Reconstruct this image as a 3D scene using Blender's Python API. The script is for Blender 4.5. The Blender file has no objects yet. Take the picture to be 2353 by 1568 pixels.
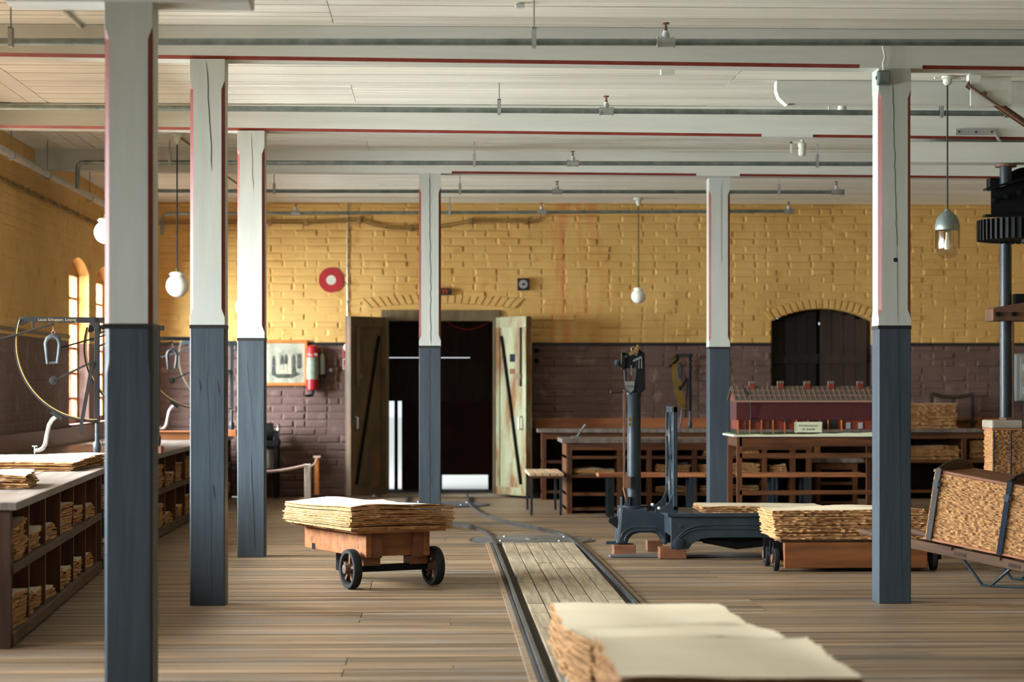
import bpy, bmesh, math, random
from mathutils import Matrix, Vector
R = random.Random(7)
rad = math.radians
SC = bpy.context.scene
COL = SC.collection

# ------------------------------------------------------------------ camera, world, lights, exposure
FOC, CX, HOR, CAMZ, YAW = 5000.0, 1176.5, 884.0, 1.30, rad(2.0)
cam_d = bpy.data.cameras.new('camera')
cam = bpy.data.objects.new('camera', cam_d)
COL.objects.link(cam)
cam.location = (0, 0, CAMZ)
cam.rotation_euler = (rad(90), 0, -YAW)
cam_d.sensor_width = 36.0
cam_d.lens = 36.0 * FOC / 2353.0
cam_d.shift_y = (HOR - 784.0) / 2353.0
cam_d.clip_end = 200
cam_d.dof.use_dof = True
cam_d.dof.focus_distance = 14.6
cam_d.dof.aperture_fstop = 2.6
SC.camera = cam

w = bpy.data.worlds.new('daylight')
SC.world = w
w.use_nodes = True
bg = w.node_tree.nodes['Background']
bg.inputs[0].default_value = (0.86, 0.94, 1.0, 1)
bg.inputs[1].default_value = 1.0

def area(name, loc, rot, sx, sy, power, col=(0.93, 0.97, 1.0)):
    l = bpy.data.lights.new(name, 'AREA')
    l.shape = 'RECTANGLE'; l.size = sx; l.size_y = sy; l.energy = power; l.color = col
    o = bpy.data.objects.new(name, l); COL.objects.link(o)
    o.location = loc; o.rotation_euler = rot
    return o
# daylight outside each pair of windows in the left wall and outside the windows behind the camera
for yy, pw in ((22.95, 5600), (15.65, 7800), (12.0, 3300), (8.45, 2300), (1.1, 400)):
    area('window_daylight', (-5.6, yy, 2.75), (0, rad(-73), 0), 3.4, 3.8, pw, (0.86, 0.93, 1.0) if yy < 10 else (0.95, 0.98, 1.0))
for xx in (-1.8, 2.2, 6.0):
    area('window_daylight', (xx, -5.9, 1.6), (rad(90), 0, 0), 1.8, 2.6, 8)

vs = SC.view_settings
vs.view_transform = 'Standard'; vs.look = 'None'; vs.gamma = 1.0; vs.use_curve_mapping = False
vs.exposure = 0.12
try:
    SC.cycles.use_denoising = True
    SC.cycles.max_bounces = 10
    SC.cycles.diffuse_bounces = 3
    SC.cycles.transparent_max_bounces = 16
    SC.cycles.sample_clamp_indirect = 4.0
except Exception:
    pass

# ------------------------------------------------------------------ measuring helpers (photo pixel + distance -> place in the room)
CY, SY = math.cos(YAW), math.sin(YAW)
def at(px, py, zc):
    xc = (px - CX) / FOC * zc
    return Vector((xc * CY + zc * SY, zc * CY - xc * SY, CAMZ - (py - HOR) / FOC * zc))
def ground(px, py, z=0.0):
    return at(px, py, (CAMZ - z) * FOC / (py - HOR))
def at_y(px, py, Y):
    u = (px - CX) / FOC
    return at(px, py, Y / (CY - u * SY))
def at_x(px, py, X):
    u = (px - CX) / FOC
    return at(px, py, X / (u * CY + SY))

# ------------------------------------------------------------------ mesh builder
class MB:
    def __init__(s):
        s.v = []; s.f = []; s.M = None
    def add(s, vs, fs, M=None):
        b = len(s.v)
        M = M or s.M
        for p in vs:
            p = Vector(p)
            if M is not None: p = M @ p
            s.v.append(tuple(p))
        s.f += [tuple(b + i for i in f) for f in fs]
        return s
    def box(s, x0, x1, y0, y1, z0, z1, M=None):
        return s.add([(x0,y0,z0),(x1,y0,z0),(x1,y1,z0),(x0,y1,z0),(x0,y0,z1),(x1,y0,z1),(x1,y1,z1),(x0,y1,z1)],
                     [(0,3,2,1),(4,5,6,7),(0,1,5,4),(1,2,6,5),(2,3,7,6),(3,0,4,7)], M)
    def cbox(s, c, d, M=None):
        return s.box(c[0]-d[0]/2, c[0]+d[0]/2, c[1]-d[1]/2, c[1]+d[1]/2, c[2]-d[2]/2, c[2]+d[2]/2, M)
    def bar(s, a, b, wx, wy=None, up=(0,0,1)):
        """square bar from a to b"""
        a, b = Vector(a), Vector(b); wy = wy or wx
        d = (b - a).normalized(); u = Vector(up)
        if abs(d.dot(u)) > 0.98: u = Vector((0, 1, 0))
        x = d.cross(u).normalized(); y = x.cross(d).normalized()
        q = [(-1,-1),(1,-1),(1,1),(-1,1)]
        vs = [p + x*(i*wx/2) + y*(j*wy/2) for p in (a, b) for i, j in q]
        return s.add(vs, [(3,2,1,0),(4,5,6,7),(0,1,5,4),(1,2,6,5),(2,3,7,6),(3,0,4,7)])
    def tube(s, pts, r, n=10, closed=False):
        pts = [Vector(p) for p in pts]; m = len(pts)
        rs = r if isinstance(r, (list, tuple)) else [r]*m
        rings = []; prev = None
        for i, p in enumerate(pts):
            if closed: d = pts[(i+1) % m] - pts[i-1]
            else: d = pts[min(i+1, m-1)] - pts[max(i-1, 0)]
            d.normalize()
            if prev is None:
                u = Vector((0,0,1)) if abs(d.z) < 0.9 else Vector((1,0,0))
                x = d.cross(u).normalized()
            else:
                x = (prev - d * prev.dot(d)).normalized()
            prev = x; y = d.cross(x)
            rings.append([p + (x*math.cos(2*math.pi*k/n) + y*math.sin(2*math.pi*k/n))*rs[i] for k in range(n)])
        vs = [q for ring in rings for q in ring]; fs = []
        rng = m if closed else m-1
        for i in range(rng):
            j = (i+1) % m
            for k in range(n):
                l = (k+1) % n
                fs.append((i*n+k, i*n+l, j*n+l, j*n+k))
        if not closed:
            fs.append(tuple(reversed(range(n)))); fs.append(tuple((m-1)*n+k for k in range(n)))
        return s.add(vs, fs)
    def lathe(s, prof, n=20, M=None, cap=True):
        """prof: list of (r, z)"""
        vs = [(r*math.cos(2*math.pi*k/n), r*math.sin(2*math.pi*k/n), z) for r, z in prof for k in range(n)]
        fs = []
        for i in range(len(prof)-1):
            for k in range(n):
                l = (k+1) % n
                fs.append((i*n+k, i*n+l, (i+1)*n+l, (i+1)*n+k))
        if cap:
            if prof[0][0] > 1e-4: fs.append(tuple(reversed(range(n))))
            if prof[-1][0] > 1e-4: fs.append(tuple((len(prof)-1)*n+k for k in range(n)))
        return s.add(vs, fs, M)
    def prism(s, poly, y0, y1, M=None):
        """poly in x,z extruded along y"""
        n = len(poly)
        vs = [(x, y0, z) for x, z in poly] + [(x, y1, z) for x, z in poly]
        fs = [tuple(range(n)), tuple(reversed(range(n, 2*n)))] + [(i, n+i, n+(i+1) % n, (i+1) % n) for i in range(n)]
        return s.add(vs, fs, M)
    def ribbon(s, a, b, y0, y1):
        """closed strip between two polylines a, b (x,z), extruded in y"""
        n = len(a)
        for i in range(n-1):
            s.prism([a[i], a[i+1], b[i+1], b[i]], y0, y1)
        return s
    def mesh(s, name):
        me = bpy.data.meshes.new(name)
        me.from_pydata(s.v, [], s.f)
        bm = bmesh.new(); bm.from_mesh(me)
        bmesh.ops.recalc_face_normals(bm, faces=bm.faces)
        bm.to_mesh(me); bm.free()
        me.update()
        return me

def link(name, me, m=None, parent=None):
    o = bpy.data.objects.new(name, me)
    COL.objects.link(o)
    if m is not None and me is not None and not me.materials: me.materials.append(m)
    if parent is not None: o.parent = parent
    return o
def obj(name, mb, m, parent=None, bevel=0.0, smooth=False, kind=None):
    me = mb.mesh(name)
    o = link(name, me, m, parent)
    if smooth:
        me.polygons.foreach_set('use_smooth', [True]*len(me.polygons))
        try:
            me.set_sharp_from_angle(angle=rad(40))
        except Exception: pass
    if bevel:
        b = o.modifiers.new('bevel', 'BEVEL'); b.width = bevel; b.segments = 2; b.limit_method = 'ANGLE'; b.angle_limit = rad(50)
    if kind: o['kind'] = kind
    return o
def tag(o, label, cat, group=None):
    o['label'] = label; o['category'] = cat
    if group: o['group'] = group
    return o
def thing(name, label, cat, loc=(0,0,0), rotz=0.0, group=None):
    o = bpy.data.objects.new(name, None); COL.objects.link(o)
    o.empty_display_size = 0.1
    o.location = loc; o.rotation_euler = (0, 0, rotz)
    return tag(o, label, cat, group)
def struct(name, mb, m, parent=None, bevel=0.0):
    o = obj(name, mb, m, parent, bevel)
    if parent is None: o['kind'] = 'structure'
    return o
def B(*a, **k): return MB().box(*a, **k)
ORD = ['first','second','third','fourth','fifth','sixth','seventh','eighth','ninth','tenth','eleventh','twelfth','thirteenth','fourteenth','fifteenth']

# ------------------------------------------------------------------ materials
MATS = {}
def mat(name, c, c2=None, sc=6.0, stretch=(1,1,1), rough=0.6, metal=0.0, bump=0.0, rnd=0.0, coord='Object', lo=0.35, hi=0.65, spec=0.4, bsc=None, c3=None, sc3=3.0, lo3=0.62, hi3=0.75, stretch3=(1,1,1)):
    m = bpy.data.materials.new(name); m.use_nodes = True
    nt = m.node_tree; N = nt.nodes; L = nt.links
    bs = N['Principled BSDF']
    bs.inputs['Roughness'].default_value = rough; bs.inputs['Metallic'].default_value = metal
    if 'Specular IOR Level' in bs.inputs: bs.inputs['Specular IOR Level'].default_value = spec
    if c2 is None and not bump and not rnd:
        bs.inputs['Base Color'].default_value = (*c, 1); MATS[name] = m; return m
    if coord == 'World':
        src = N.new('ShaderNodeNewGeometry').outputs['Position']
    else:
        src = N.new('ShaderNodeTexCoord').outputs[coord]
    oi = N.new('ShaderNodeObjectInfo')
    mul = N.new('ShaderNodeMath'); mul.operation = 'MULTIPLY'; mul.inputs[1].default_value = 61.0
    L.new(oi.outputs['Random'], mul.inputs[0])
    ad = N.new('ShaderNodeVectorMath'); ad.operation = 'ADD'
    def noise(scale, st, detail=6):
        mp = N.new('ShaderNodeMapping'); mp.inputs['Scale'].default_value = st
        L.new(src, mp.inputs['Vector'])
        a = N.new('ShaderNodeVectorMath'); a.operation = 'ADD'
        L.new(mp.outputs[0], a.inputs[0]); L.new(mul.outputs[0], a.inputs[1])
        n = N.new('ShaderNodeTexNoise'); n.inputs['Scale'].default_value = scale; n.inputs['Detail'].default_value = detail
        n.inputs['Roughness'].default_value = 0.62
        L.new(a.outputs[0], n.inputs['Vector'])
        return n.outputs['Fac']
    fac = noise(sc, stretch)
    mr = N.new('ShaderNodeMapRange'); mr.inputs['From Min'].default_value = lo; mr.inputs['From Max'].default_value = hi
    L.new(fac, mr.inputs['Value'])
    mx = N.new('ShaderNodeMix'); mx.data_type = 'RGBA'
    mx.inputs['A'].default_value = (*c, 1); mx.inputs['B'].default_value = (*(c2 or c), 1)
    L.new(mr.outputs[0], mx.inputs['Factor'])
    col = mx.outputs['Result']
    if c3 is not None:
        f3 = noise(sc3, stretch3)
        m3 = N.new('ShaderNodeMapRange'); m3.inputs['From Min'].default_value = lo3; m3.inputs['From Max'].default_value = hi3
        L.new(f3, m3.inputs['Value'])
        x3 = N.new('ShaderNodeMix'); x3.data_type = 'RGBA'
        L.new(m3.outputs[0], x3.inputs['Factor']); L.new(col, x3.inputs['A']); x3.inputs['B'].default_value = (*c3, 1)
        col = x3.outputs['Result']
    if rnd:
        hs = N.new('ShaderNodeHueSaturation')
        r2 = N.new('ShaderNodeMapRange'); r2.inputs['To Min'].default_value = 1-rnd; r2.inputs['To Max'].default_value = 1+rnd
        L.new(oi.outputs['Random'], r2.inputs['Value']); L.new(r2.outputs[0], hs.inputs['Value'])
        L.new(col, hs.inputs['Color']); col = hs.outputs['Color']
    L.new(col, bs.inputs['Base Color'])
    if bump:
        bf = fac if bsc is None else noise(bsc, stretch)
        bp = N.new('ShaderNodeBump'); bp.inputs['Strength'].default_value = min(1.0, bump); bp.inputs['Distance'].default_value = 0.01
        L.new(bf, bp.inputs['Height']); L.new(bp.outputs[0], bs.inputs['Normal'])
    MATS[name] = m
    return m
mat('ceiling_paint', (0.86,0.865,0.75), (0.60,0.58,0.48), 2.2, (0.30,20,1), 0.6, bump=0.3, rnd=0.08, coord='World', lo=0.45, hi=0.75, c3=(0.30,0.20,0.13), sc3=1.6, lo3=0.66, hi3=0.78, stretch3=(0.45,9,1))
mat('ceiling_gap', (0.10,0.08,0.06))
mat('beam_paint', (0.55,0.585,0.53), (0.62,0.65,0.59), 2.0, (0.5,6,6), 0.55, bump=0.15, c3=(0.46,0.31,0.16), sc3=1.3, lo3=0.73, hi3=0.76)
mat('post_paint', (0.43,0.47,0.43), (0.485,0.52,0.475), 3.0, (5,5,0.5), 0.5, bump=0.15)
mat('post_blue', (0.034,0.049,0.062), (0.046,0.063,0.078), 3.0, (6,6,0.5), 0.5, bump=0.35, spec=0.25)
mat('red_edge', (0.15,0.022,0.015), (0.20,0.036,0.022), 4, (3,3,0.6), 0.5)
mat('black_paint', (0.012,0.013,0.014), rough=0.45)
mat('crack_dark', (0.015,0.016,0.016), rough=0.9)
mat('floor_wood', (0.26,0.175,0.10), (0.055,0.034,0.020), 1.6, (0.50,20,1), 0.42, bump=0.5, rnd=0.30, coord='World', lo=0.42, hi=0.66, c3=(0.175,0.16,0.14), sc3=0.9, lo3=0.48, hi3=0.78, stretch3=(0.7,1.6,1))
mat('floor_gap', (0.03,0.022,0.016), rough=0.9)
mat('track_wood', (0.36,0.30,0.20), (0.19,0.145,0.09), 2.0, (18,0.8,1), 0.6, bump=0.4, rnd=0.16, coord='World')
mat('rail_steel', (0.10,0.11,0.125), (0.20,0.215,0.23), 5, (1,1,1), 0.32, 0.85, bump=0.05)
mat('plate_steel', (0.16,0.18,0.19), (0.26,0.28,0.30), 3, (1,1,1), 0.4, 0.8)
mat('wood_red', (0.125,0.046,0.015), (0.05,0.018,0.008), 2.2, (7,7,0.7), 0.42, bump=0.2, rnd=0.12)
mat('wood_redx', (0.13,0.048,0.016), (0.05,0.018,0.008), 2.2, (0.7,7,7), 0.42, bump=0.2, rnd=0.12)
mat('wood_dark', (0.055,0.028,0.015), (0.026,0.013,0.008), 2.4, (7,7,0.7), 0.6, bump=0.25, rnd=0.12, spec=0.2)
mat('counter_top', (0.19,0.165,0.145), (0.10,0.08,0.065), 2.0, (9,0.6,2), 0.38, bump=0.2)
mat('counter_edge', (0.085,0.052,0.034), (0.045,0.027,0.018), 3, (2,2,2), 0.65, bump=0.3, spec=0.2)
mat('wood_orange', (0.40,0.155,0.055), (0.24,0.08,0.03), 2.0, (0.7,7,7), 0.5, bump=0.2)
mat('wood_cart', (0.25,0.095,0.027), (0.13,0.045,0.014), 2.2, (0.8,7,7), 0.5, bump=0.2, rnd=0.08)
mat('wood_pale', (0.55,0.40,0.24), (0.40,0.27,0.15), 2.0, (7,0.7,7), 0.6, bump=0.2)
mat('wood_block', (0.18,0.068,0.026), (0.095,0.034,0.015), 4, (1,4,4), 0.6, bump=0.3)
mat('wood_barrow', (0.10,0.055,0.030), (0.05,0.026,0.015), 2.5, (0.6,7,7), 0.65, bump=0.3, spec=0.2)
mat('wood_grey', (0.33,0.29,0.23), (0.20,0.17,0.13), 2.5, (0.6,7,7), 0.7, bump=0.3)
mat('pulp_top', (0.80,0.70,0.50), (0.74,0.63,0.43), 2.0, (1,1,1), 0.75, bump=0.03, rnd=0.10)
mat('pulp_edge', (0.54,0.30,0.115), (0.23,0.105,0.038), 34, (0.5,0.5,3.5), 0.9, bump=0.8, lo=0.3, hi=0.7)
mat('pulp_bale', (0.50,0.265,0.10), (0.19,0.085,0.032), 46, (0.45,0.45,1.6), 0.9, bump=1.0, lo=0.32, hi=0.68)
mat('galvanised', (0.13,0.17,0.16), (0.24,0.28,0.265), 9, (1,1,1), 0.42, 0.65, bump=0.05)
mat('galvanised_light', (0.42,0.44,0.42), (0.32,0.34,0.33), 9, (1,1,1), 0.45, 0.5)
mat('valve_red', (0.12,0.035,0.025), rough=0.5)
mat('white_paint', (0.62,0.64,0.56), (0.54,0.56,0.48), 6, rough=0.5)
mat('iron_black', (0.005,0.006,0.007), (0.008,0.009,0.010), 6, rough=0.5, metal=0.0, bump=0.1, spec=0.10)
mat('iron_blue', (0.013,0.021,0.028), (0.021,0.032,0.040), 7, rough=0.36, metal=0.0, bump=0.15, spec=0.28)
mat('iron_rust', (0.07,0.05,0.04), (0.16,0.075,0.035), 8, rough=0.6, metal=0.3, bump=0.3)
mat('steel_bright', (0.42,0.44,0.45), (0.30,0.32,0.33), 6, rough=0.3, metal=0.9)
mat('brass', (0.34,0.25,0.09), (0.24,0.17,0.06), 5, rough=0.4, metal=0.7)
mat('rubber', (0.010,0.011,0.013), (0.016,0.018,0.020), 10, rough=0.6, bump=0.1, spec=0.2)
mat('opal_glass', (0.86,0.87,0.80), rough=0.15, spec=0.6)
mat('cord_black', (0.01,0.011,0.01), rough=0.6)
mat('cable_brown', (0.20,0.12,0.04), (0.30,0.19,0.06), 8, rough=0.7)
mat('strap_blue', (0.007,0.014,0.030), (0.011,0.017,0.028), 8, rough=0.6, spec=0.1)
mat('leather', (0.022,0.018,0.018), rough=0.6)
mat('door_leaf', (0.10,0.072,0.035), (0.05,0.034,0.018), 3, (2,2,0.8), 0.6, bump=0.15, c3=(0.16,0.06,0.02), sc3=2.0, lo3=0.5, hi3=0.7)
mat('door_leaf_pale', (0.30,0.33,0.21), (0.23,0.225,0.12), 3, (2,2,0.6), 0.6, bump=0.15, c3=(0.17,0.08,0.025), sc3=2.2, lo3=0.46, hi3=0.60, stretch3=(2,2,.6))
mat('door_frame', (0.17,0.13,0.07), (0.09,0.07,0.04), 4, (3,3,0.6), 0.6, bump=0.2)
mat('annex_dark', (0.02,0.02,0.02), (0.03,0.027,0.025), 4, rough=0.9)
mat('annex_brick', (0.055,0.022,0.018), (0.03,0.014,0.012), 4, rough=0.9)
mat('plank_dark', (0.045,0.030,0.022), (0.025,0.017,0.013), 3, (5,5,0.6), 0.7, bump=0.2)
mat('red_enamel', (0.36,0.014,0.02), (0.26,0.010,0.015), 5, rough=0.35)
mat('ring_red', (0.36,0.02,0.025), (0.30,0.015,0.02), 8, rough=0.6)
mat('label_green', (0.14,0.20,0.15), (0.28,0.33,0.26), 9, rough=0.5)
mat('cylinder_green', (0.38,0.48,0.42), rough=0.4)
mat('frame_orange', (0.55,0.20,0.045), (0.42,0.14,0.03), 4, (6,6,6), 0.5)
mat('photo_paper', (0.42,0.43,0.34), (0.22,0.25,0.20), 9, (1,1,0.5), 0.5, lo=0.45, hi=0.7)
mat('photo_dark', (0.03,0.035,0.035), (0.10,0.11,0.10), 30, rough=0.5)
mat('photo_light', (0.50,0.50,0.38), (0.38,0.38,0.30), 30, rough=0.5)
mat('white_plastic', (0.78,0.75,0.76), rough=0.4)
mat('dial_grey', (0.34,0.35,0.38), (0.26,0.27,0.3), 20, rough=0.4)
mat('text_orange', (0.5,0.06,0.01), rough=0.5)
mat('text_green', (0.02,0.09,0.045), rough=0.6)
mat('text_gold', (0.16,0.13,0.07), rough=0.5)
mat('sign_cream', (0.58,0.60,0.42), (0.52,0.54,0.38), 10, rough=0.6)
mat('model_red', (0.055,0.006,0.008), (0.04,0.005,0.006), 8, (8,8,1), 0.6)
mat('model_redlow', (0.16,0.022,0.010), (0.11,0.015,0.008), 8, (8,8,1), 0.6)
mat('model_roof', (0.12,0.095,0.075), (0.085,0.07,0.058), 6, (8,8,8), 0.7)
mat('model_batten', (0.24,0.13,0.09), rough=0.7)
mat('moss', (0.06,0.09,0.025), (0.10,0.13,0.04), 14, rough=0.9, bump=0.5)
mat('cabinet_grey', (0.24,0.28,0.28), (0.20,0.235,0.24), 5, rough=0.5)
mat('rope', (0.70,0.52,0.46), rough=0.8)
mat('barrier_white', (0.78,0.72,0.64), (0.68,0.6,0.52), 6, rough=0.6)
mat('outside_ground', (0.75,0.74,0.68), rough=0.9)

def glass_mat(name, tint, gloss, f):
    m = bpy.data.materials.new(name); m.use_nodes = True
    nt = m.node_tree; nt.nodes.clear()
    out = nt.nodes.new('ShaderNodeOutputMaterial'); mx = nt.nodes.new('ShaderNodeMixShader')
    tr = nt.nodes.new('ShaderNodeBsdfTransparent'); gl = nt.nodes.new('ShaderNodeBsdfGlossy')
    tr.inputs[0].default_value = (*tint, 1); gl.inputs['Roughness'].default_value = gloss; mx.inputs[0].default_value = f
    nt.links.new(tr.outputs[0], mx.inputs[1]); nt.links.new(gl.outputs[0], mx.inputs[2])
    nt.links.new(mx.outputs[0], out.inputs[0])
    MATS[name] = m
glass_mat('pane_glass', (0.95,0.97,0.97), 0.03, 0.06)
glass_mat('lamp_glass', (0.90,0.88,0.82), 0.08, 0.12)

def wall_paint(name, line_z, stain_x=None):
    """two-tone limewash: ochre above the painted line, brown-mauve below; rusty runs where stain_x says"""
    m = bpy.data.materials.new(name); m.use_nodes = True
    nt = m.node_tree; N = nt.nodes; L = nt.links; bs = N['Principled BSDF']; bs.inputs['Roughness'].default_value = 0.85
    g = N.new('ShaderNodeNewGeometry'); sx = N.new('ShaderNodeSeparateXYZ'); L.new(g.outputs['Position'], sx.inputs[0])
    def noise(sc, st, d=5):
        mp = N.new('ShaderNodeMapping'); mp.inputs['Scale'].default_value = st; L.new(g.outputs['Position'], mp.inputs[0])
        n = N.new('ShaderNodeTexNoise'); n.inputs['Scale'].default_value = sc; n.inputs['Detail'].default_value = d; L.new(mp.outputs[0], n.inputs['Vector']); return n.outputs['Fac']
    def rng(v, a, b, c=0, d=1):
        r = N.new('ShaderNodeMapRange'); r.inputs['From Min'].default_value = a; r.inputs['From Max'].default_value = b
        r.inputs['To Min'].default_value = c; r.inputs['To Max'].default_value = d; L.new(v, r.inputs['Value']); return r.outputs[0]
    def mix(f, a, b):
        x = N.new('ShaderNodeMix'); x.data_type = 'RGBA'
        if hasattr(f, 'links'): L.new(f, x.inputs['Factor'])
        for k, v in (('A', a), ('B', b)):
            if hasattr(v, 'links'): L.new(v, x.inputs[k])
            else: x.inputs[k].default_value = (*v, 1)
        return x.outputs['Result']
    def math_(op, a, b):
        x = N.new('ShaderNodeMath'); x.operation = op
        for i, v in enumerate((a, b)):
            if hasattr(v, 'links'): L.new(v, x.inputs[i])
            else: x.inputs[i].default_value = v
        return x.outputs[0]
    n1 = noise(1.7, (1,1,1)); n2 = noise(6.0, (1,1,1))
    up = mix(rng(n1, .35, .65), (0.62,0.405,0.135), (0.55,0.34,0.10))
    up = mix(rng(n2, .60, .78), up, (0.44,0.23,0.05))
    lo = mix(rng(n1, .35, .65), (0.115,0.070,0.061), (0.145,0.092,0.080))
    lo = mix(rng(n2, .58, .75), lo, (0.22,0.15,0.13))
    if stain_x:
        s = noise(2.2, (3.5,1,0.35)); band = math_('MULTIPLY', rng(sx.outputs['X'], stain_x[0]-.15, stain_x[0]+.1), rng(sx.outputs['X'], stain_x[1]+.2, stain_x[1]-.1))
        f = math_('MULTIPLY', rng(s, .44, .68, 0, .70), band)
        up = mix(f, up, (0.50,0.135,0.035))
    st = N.new('ShaderNodeMath'); st.operation = 'GREATER_THAN'; L.new(sx.outputs['Z'], st.inputs[0]); st.inputs[1].default_value = line_z
    L.new(mix(st.outputs[0], lo, up), bs.inputs['Base Color'])
    bp = N.new('ShaderNodeBump'); bp.inputs['Strength'].default_value = 0.35; bp.inputs['Distance'].default_value = 0.02
    L.new(noise(9.0, (1,1,1)), bp.inputs['Height']); L.new(bp.outputs[0], bs.inputs['Normal'])
    MATS[name] = m
wall_paint('wall_paint_back', 1.765, (at_y(1255, 600, 25.3).x, at_y(1365, 600, 25.3).x))
wall_paint('wall_paint_left', 1.725)
# ------------------------------------------------------------------ room dimensions
XL, XR, YB, YF, ZC = -3.60, 8.30, 25.30, -5.0, 3.41
LINE_Z = 1.77
MATS_ = MATS

# ------------------------------------------------------------------ floor with planks
floor = struct('floor', B(XL-.4, XR+.4, YF-.4, YB+.45, -.12, -.034), MATS['floor_gap'])
pl = MB().box(-.5,.5,-.5,.5,-.5,.5).mesh('plank')
bm = bmesh.new(); bm.from_mesh(pl)
bm.to_mesh(pl); bm.free(); pl.materials.append(MATS['floor_wood'])
def plank(parent, me, x0, x1, y0, y1, z0, z1, name='plank'):
    o = bpy.data.objects.new(name, me); COL.objects.link(o); o.parent = parent
    o.location = ((x0+x1)/2, (y0+y1)/2, (z0+z1)/2); o.scale = (x1-x0, y1-y0, z1-z0)
    return o
y = 3.4; row = 0
while y < YB-.02:
    wdt = R.choice((.13,.14,.15)); y1 = min(y+wdt, YB)
    grp = (row // 5) % 3
    dz = R.uniform(-.0025, 0)
    if y < 9.0:
        plank(floor, pl, XL, XR, y, y1-.009, -.034, dz)
    else:
        j = (-.42, 1.9, 3.9)[grp] + R.choice((0, 0, 0, .5))
        plank(floor, pl, XL, j-.002, y, y1-.009, -.034, dz)
        plank(floor, pl, j+.002, XR, y, y1-.009, -.034, dz - R.uniform(0, .002))
    y = y1; row += 1
fb = B(XL, XR, YF, 3.4, -.034, -.002)
obj('near_planking', fb, MATS['floor_wood'], floor)

# ------------------------------------------------------------------ ceiling with boards
ceil_ = struct('ceiling', B(XL-.4, XR+.4, YF-.4, YB+.45, ZC+.02, ZC+.2), MATS['ceiling_gap'])
cl = MB().box(-.5,.5,-.5,.5,-.5,.5).mesh('ceiling_board'); cl.materials.append(MATS['ceiling_paint'])
y = 11.0; row = 0
while y < YB-.02:
    y1 = min(y + R.choice((.115,.125,.135)), YB)
    xs = -2.9 if 12.95 < y < 19.6 else XL
    j = (2.05, -0.6, 2.05, 4.6)[(row // 7) % 4]
    dz = R.uniform(0, .004)
    plank(ceil_, cl, xs, j-.002, y, y1-.007, ZC+dz, ZC+.02, 'ceiling_board')
    plank(ceil_, cl, j+.002, XR, y, y1-.007, ZC+R.uniform(0,.004), ZC+.02, 'ceiling_board')
    y = y1; row += 1
for (ya, yb) in ((12.95, 16.4), (16.5, 19.62)):
    for k in range(5):
        plank(ceil_, cl, XL+.14*k, XL+.14*k+.135, ya, yb, ZC+R.uniform(0,.004), ZC+.02, 'ceiling_board')
obj('near_boarding', B(XL, XR, YF, 11.0, ZC, ZC+.02), MATS['ceiling_paint'], ceil_)

# ------------------------------------------------------------------ walls: openings, bricks
DOOR = (at_y(876,900,YB).x, at_y(1150,900,YB).x, 0.0, 2.165)
ARCH = (at_y(1772,900,YB).x, at_y(2008,900,YB).x, 0.0, at_y(1800,738,YB).z, at_y(1890,710,YB).z)
wb = MB()
T = .40
wb.box(XL-.4, DOOR[0], YB, YB+T, 0, ZC+.05)
wb.box(DOOR[1], ARCH[0], YB, YB+T, 0, ZC+.05)
wb.box(ARCH[1], XR+.4, YB, YB+T, 0, ZC+.05)
wb.box(DOOR[0], DOOR[1], YB, YB+T, DOOR[3], ZC+.05)
wb.box(ARCH[0], ARCH[1], YB, YB+T, ARCH[4]+.01, ZC+.05)
ac = (ARCH[0]+ARCH[1])/2; aw = (ARCH[1]-ARCH[0])/2; rise = ARCH[4]-ARCH[3]
ar = (aw*aw+rise*rise)/(2*rise)
def archz(x): return ARCH[4] - ar + math.sqrt(max(0, ar*ar-(x-ac)**2))
xs = [ARCH[0] + (ARCH[1]-ARCH[0])*i/16 for i in range(17)]
wb.ribbon([(x, archz(x)) for x in xs], [(x, ARCH[4]+.01) for x in xs], YB, YB+T)
wall_back = struct('wall_back', wb, MATS['wall_paint_back'])

def brick_cells(u0, u1, z1, holes, bl=.262, bh=.0885):
    """running bond; cells (ua, ub, za, zb) clipped at the holes (ua, ub, za, zb)"""
    out = []; r = 0; z = 0.0
    while z < z1-.02:
        zb = min(z+bh, z1)
        u = u0 - (bl/2 if r % 2 else 0) - R.uniform(0, .03)
        while u < u1:
            L_ = bl if R.random() > .18 else bl/2
            a, b = max(u, u0)+.006, min(u+L_, u1)-.006
            ok = True
            for h in holes:
                if z < h[3]-.01 and zb > h[2]+.01 and a < h[1] and b > h[0]:
                    if a < h[0] and b > h[0] and b < h[1]: b = h[0]-.002
                    elif b > h[1] and a < h[1] and a > h[0]: a = h[1]+.002
                    else: ok = False
            if ok and b-a > .03: out.append((a, b, z+.006, zb-.006))
            u += L_
        z = zb; r += 1
    return out
def brick_vf(a, b, z0, z1, d, e=.016):
    """brick proud by d, chamfered; local frame u, out, z"""
    j = lambda: R.uniform(-.008, .008)
    v = [(a,0,z0),(b,0,z0),(b,0,z1),(a,0,z1)] + [(a+e+j(),d,z0+e+j()),(b-e+j(),d,z0+e+j()),(b-e+j(),d+R.uniform(-.002,.002),z1-e+j()),(a+e+j(),d,z1-e+j())]
    return v, [(4,5,6,7),(0,1,5,4),(1,2,6,5),(2,3,7,6),(3,0,4,7)]
hol = [(DOOR[0],DOOR[1],DOOR[2],DOOR[3]+.12), (ARCH[0],ARCH[1],0,ARCH[4]+.12)]
cells = brick_cells(XL, XR, ZC, hol)
vis = [c for c in cells if at_y(300,0,YB).x < c[0] and c[1] < at_y(2353,0,YB).x and c[2] > 1.8]
R.shuffle(vis)
named = set(vis[:296])
rest = MB()
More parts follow.
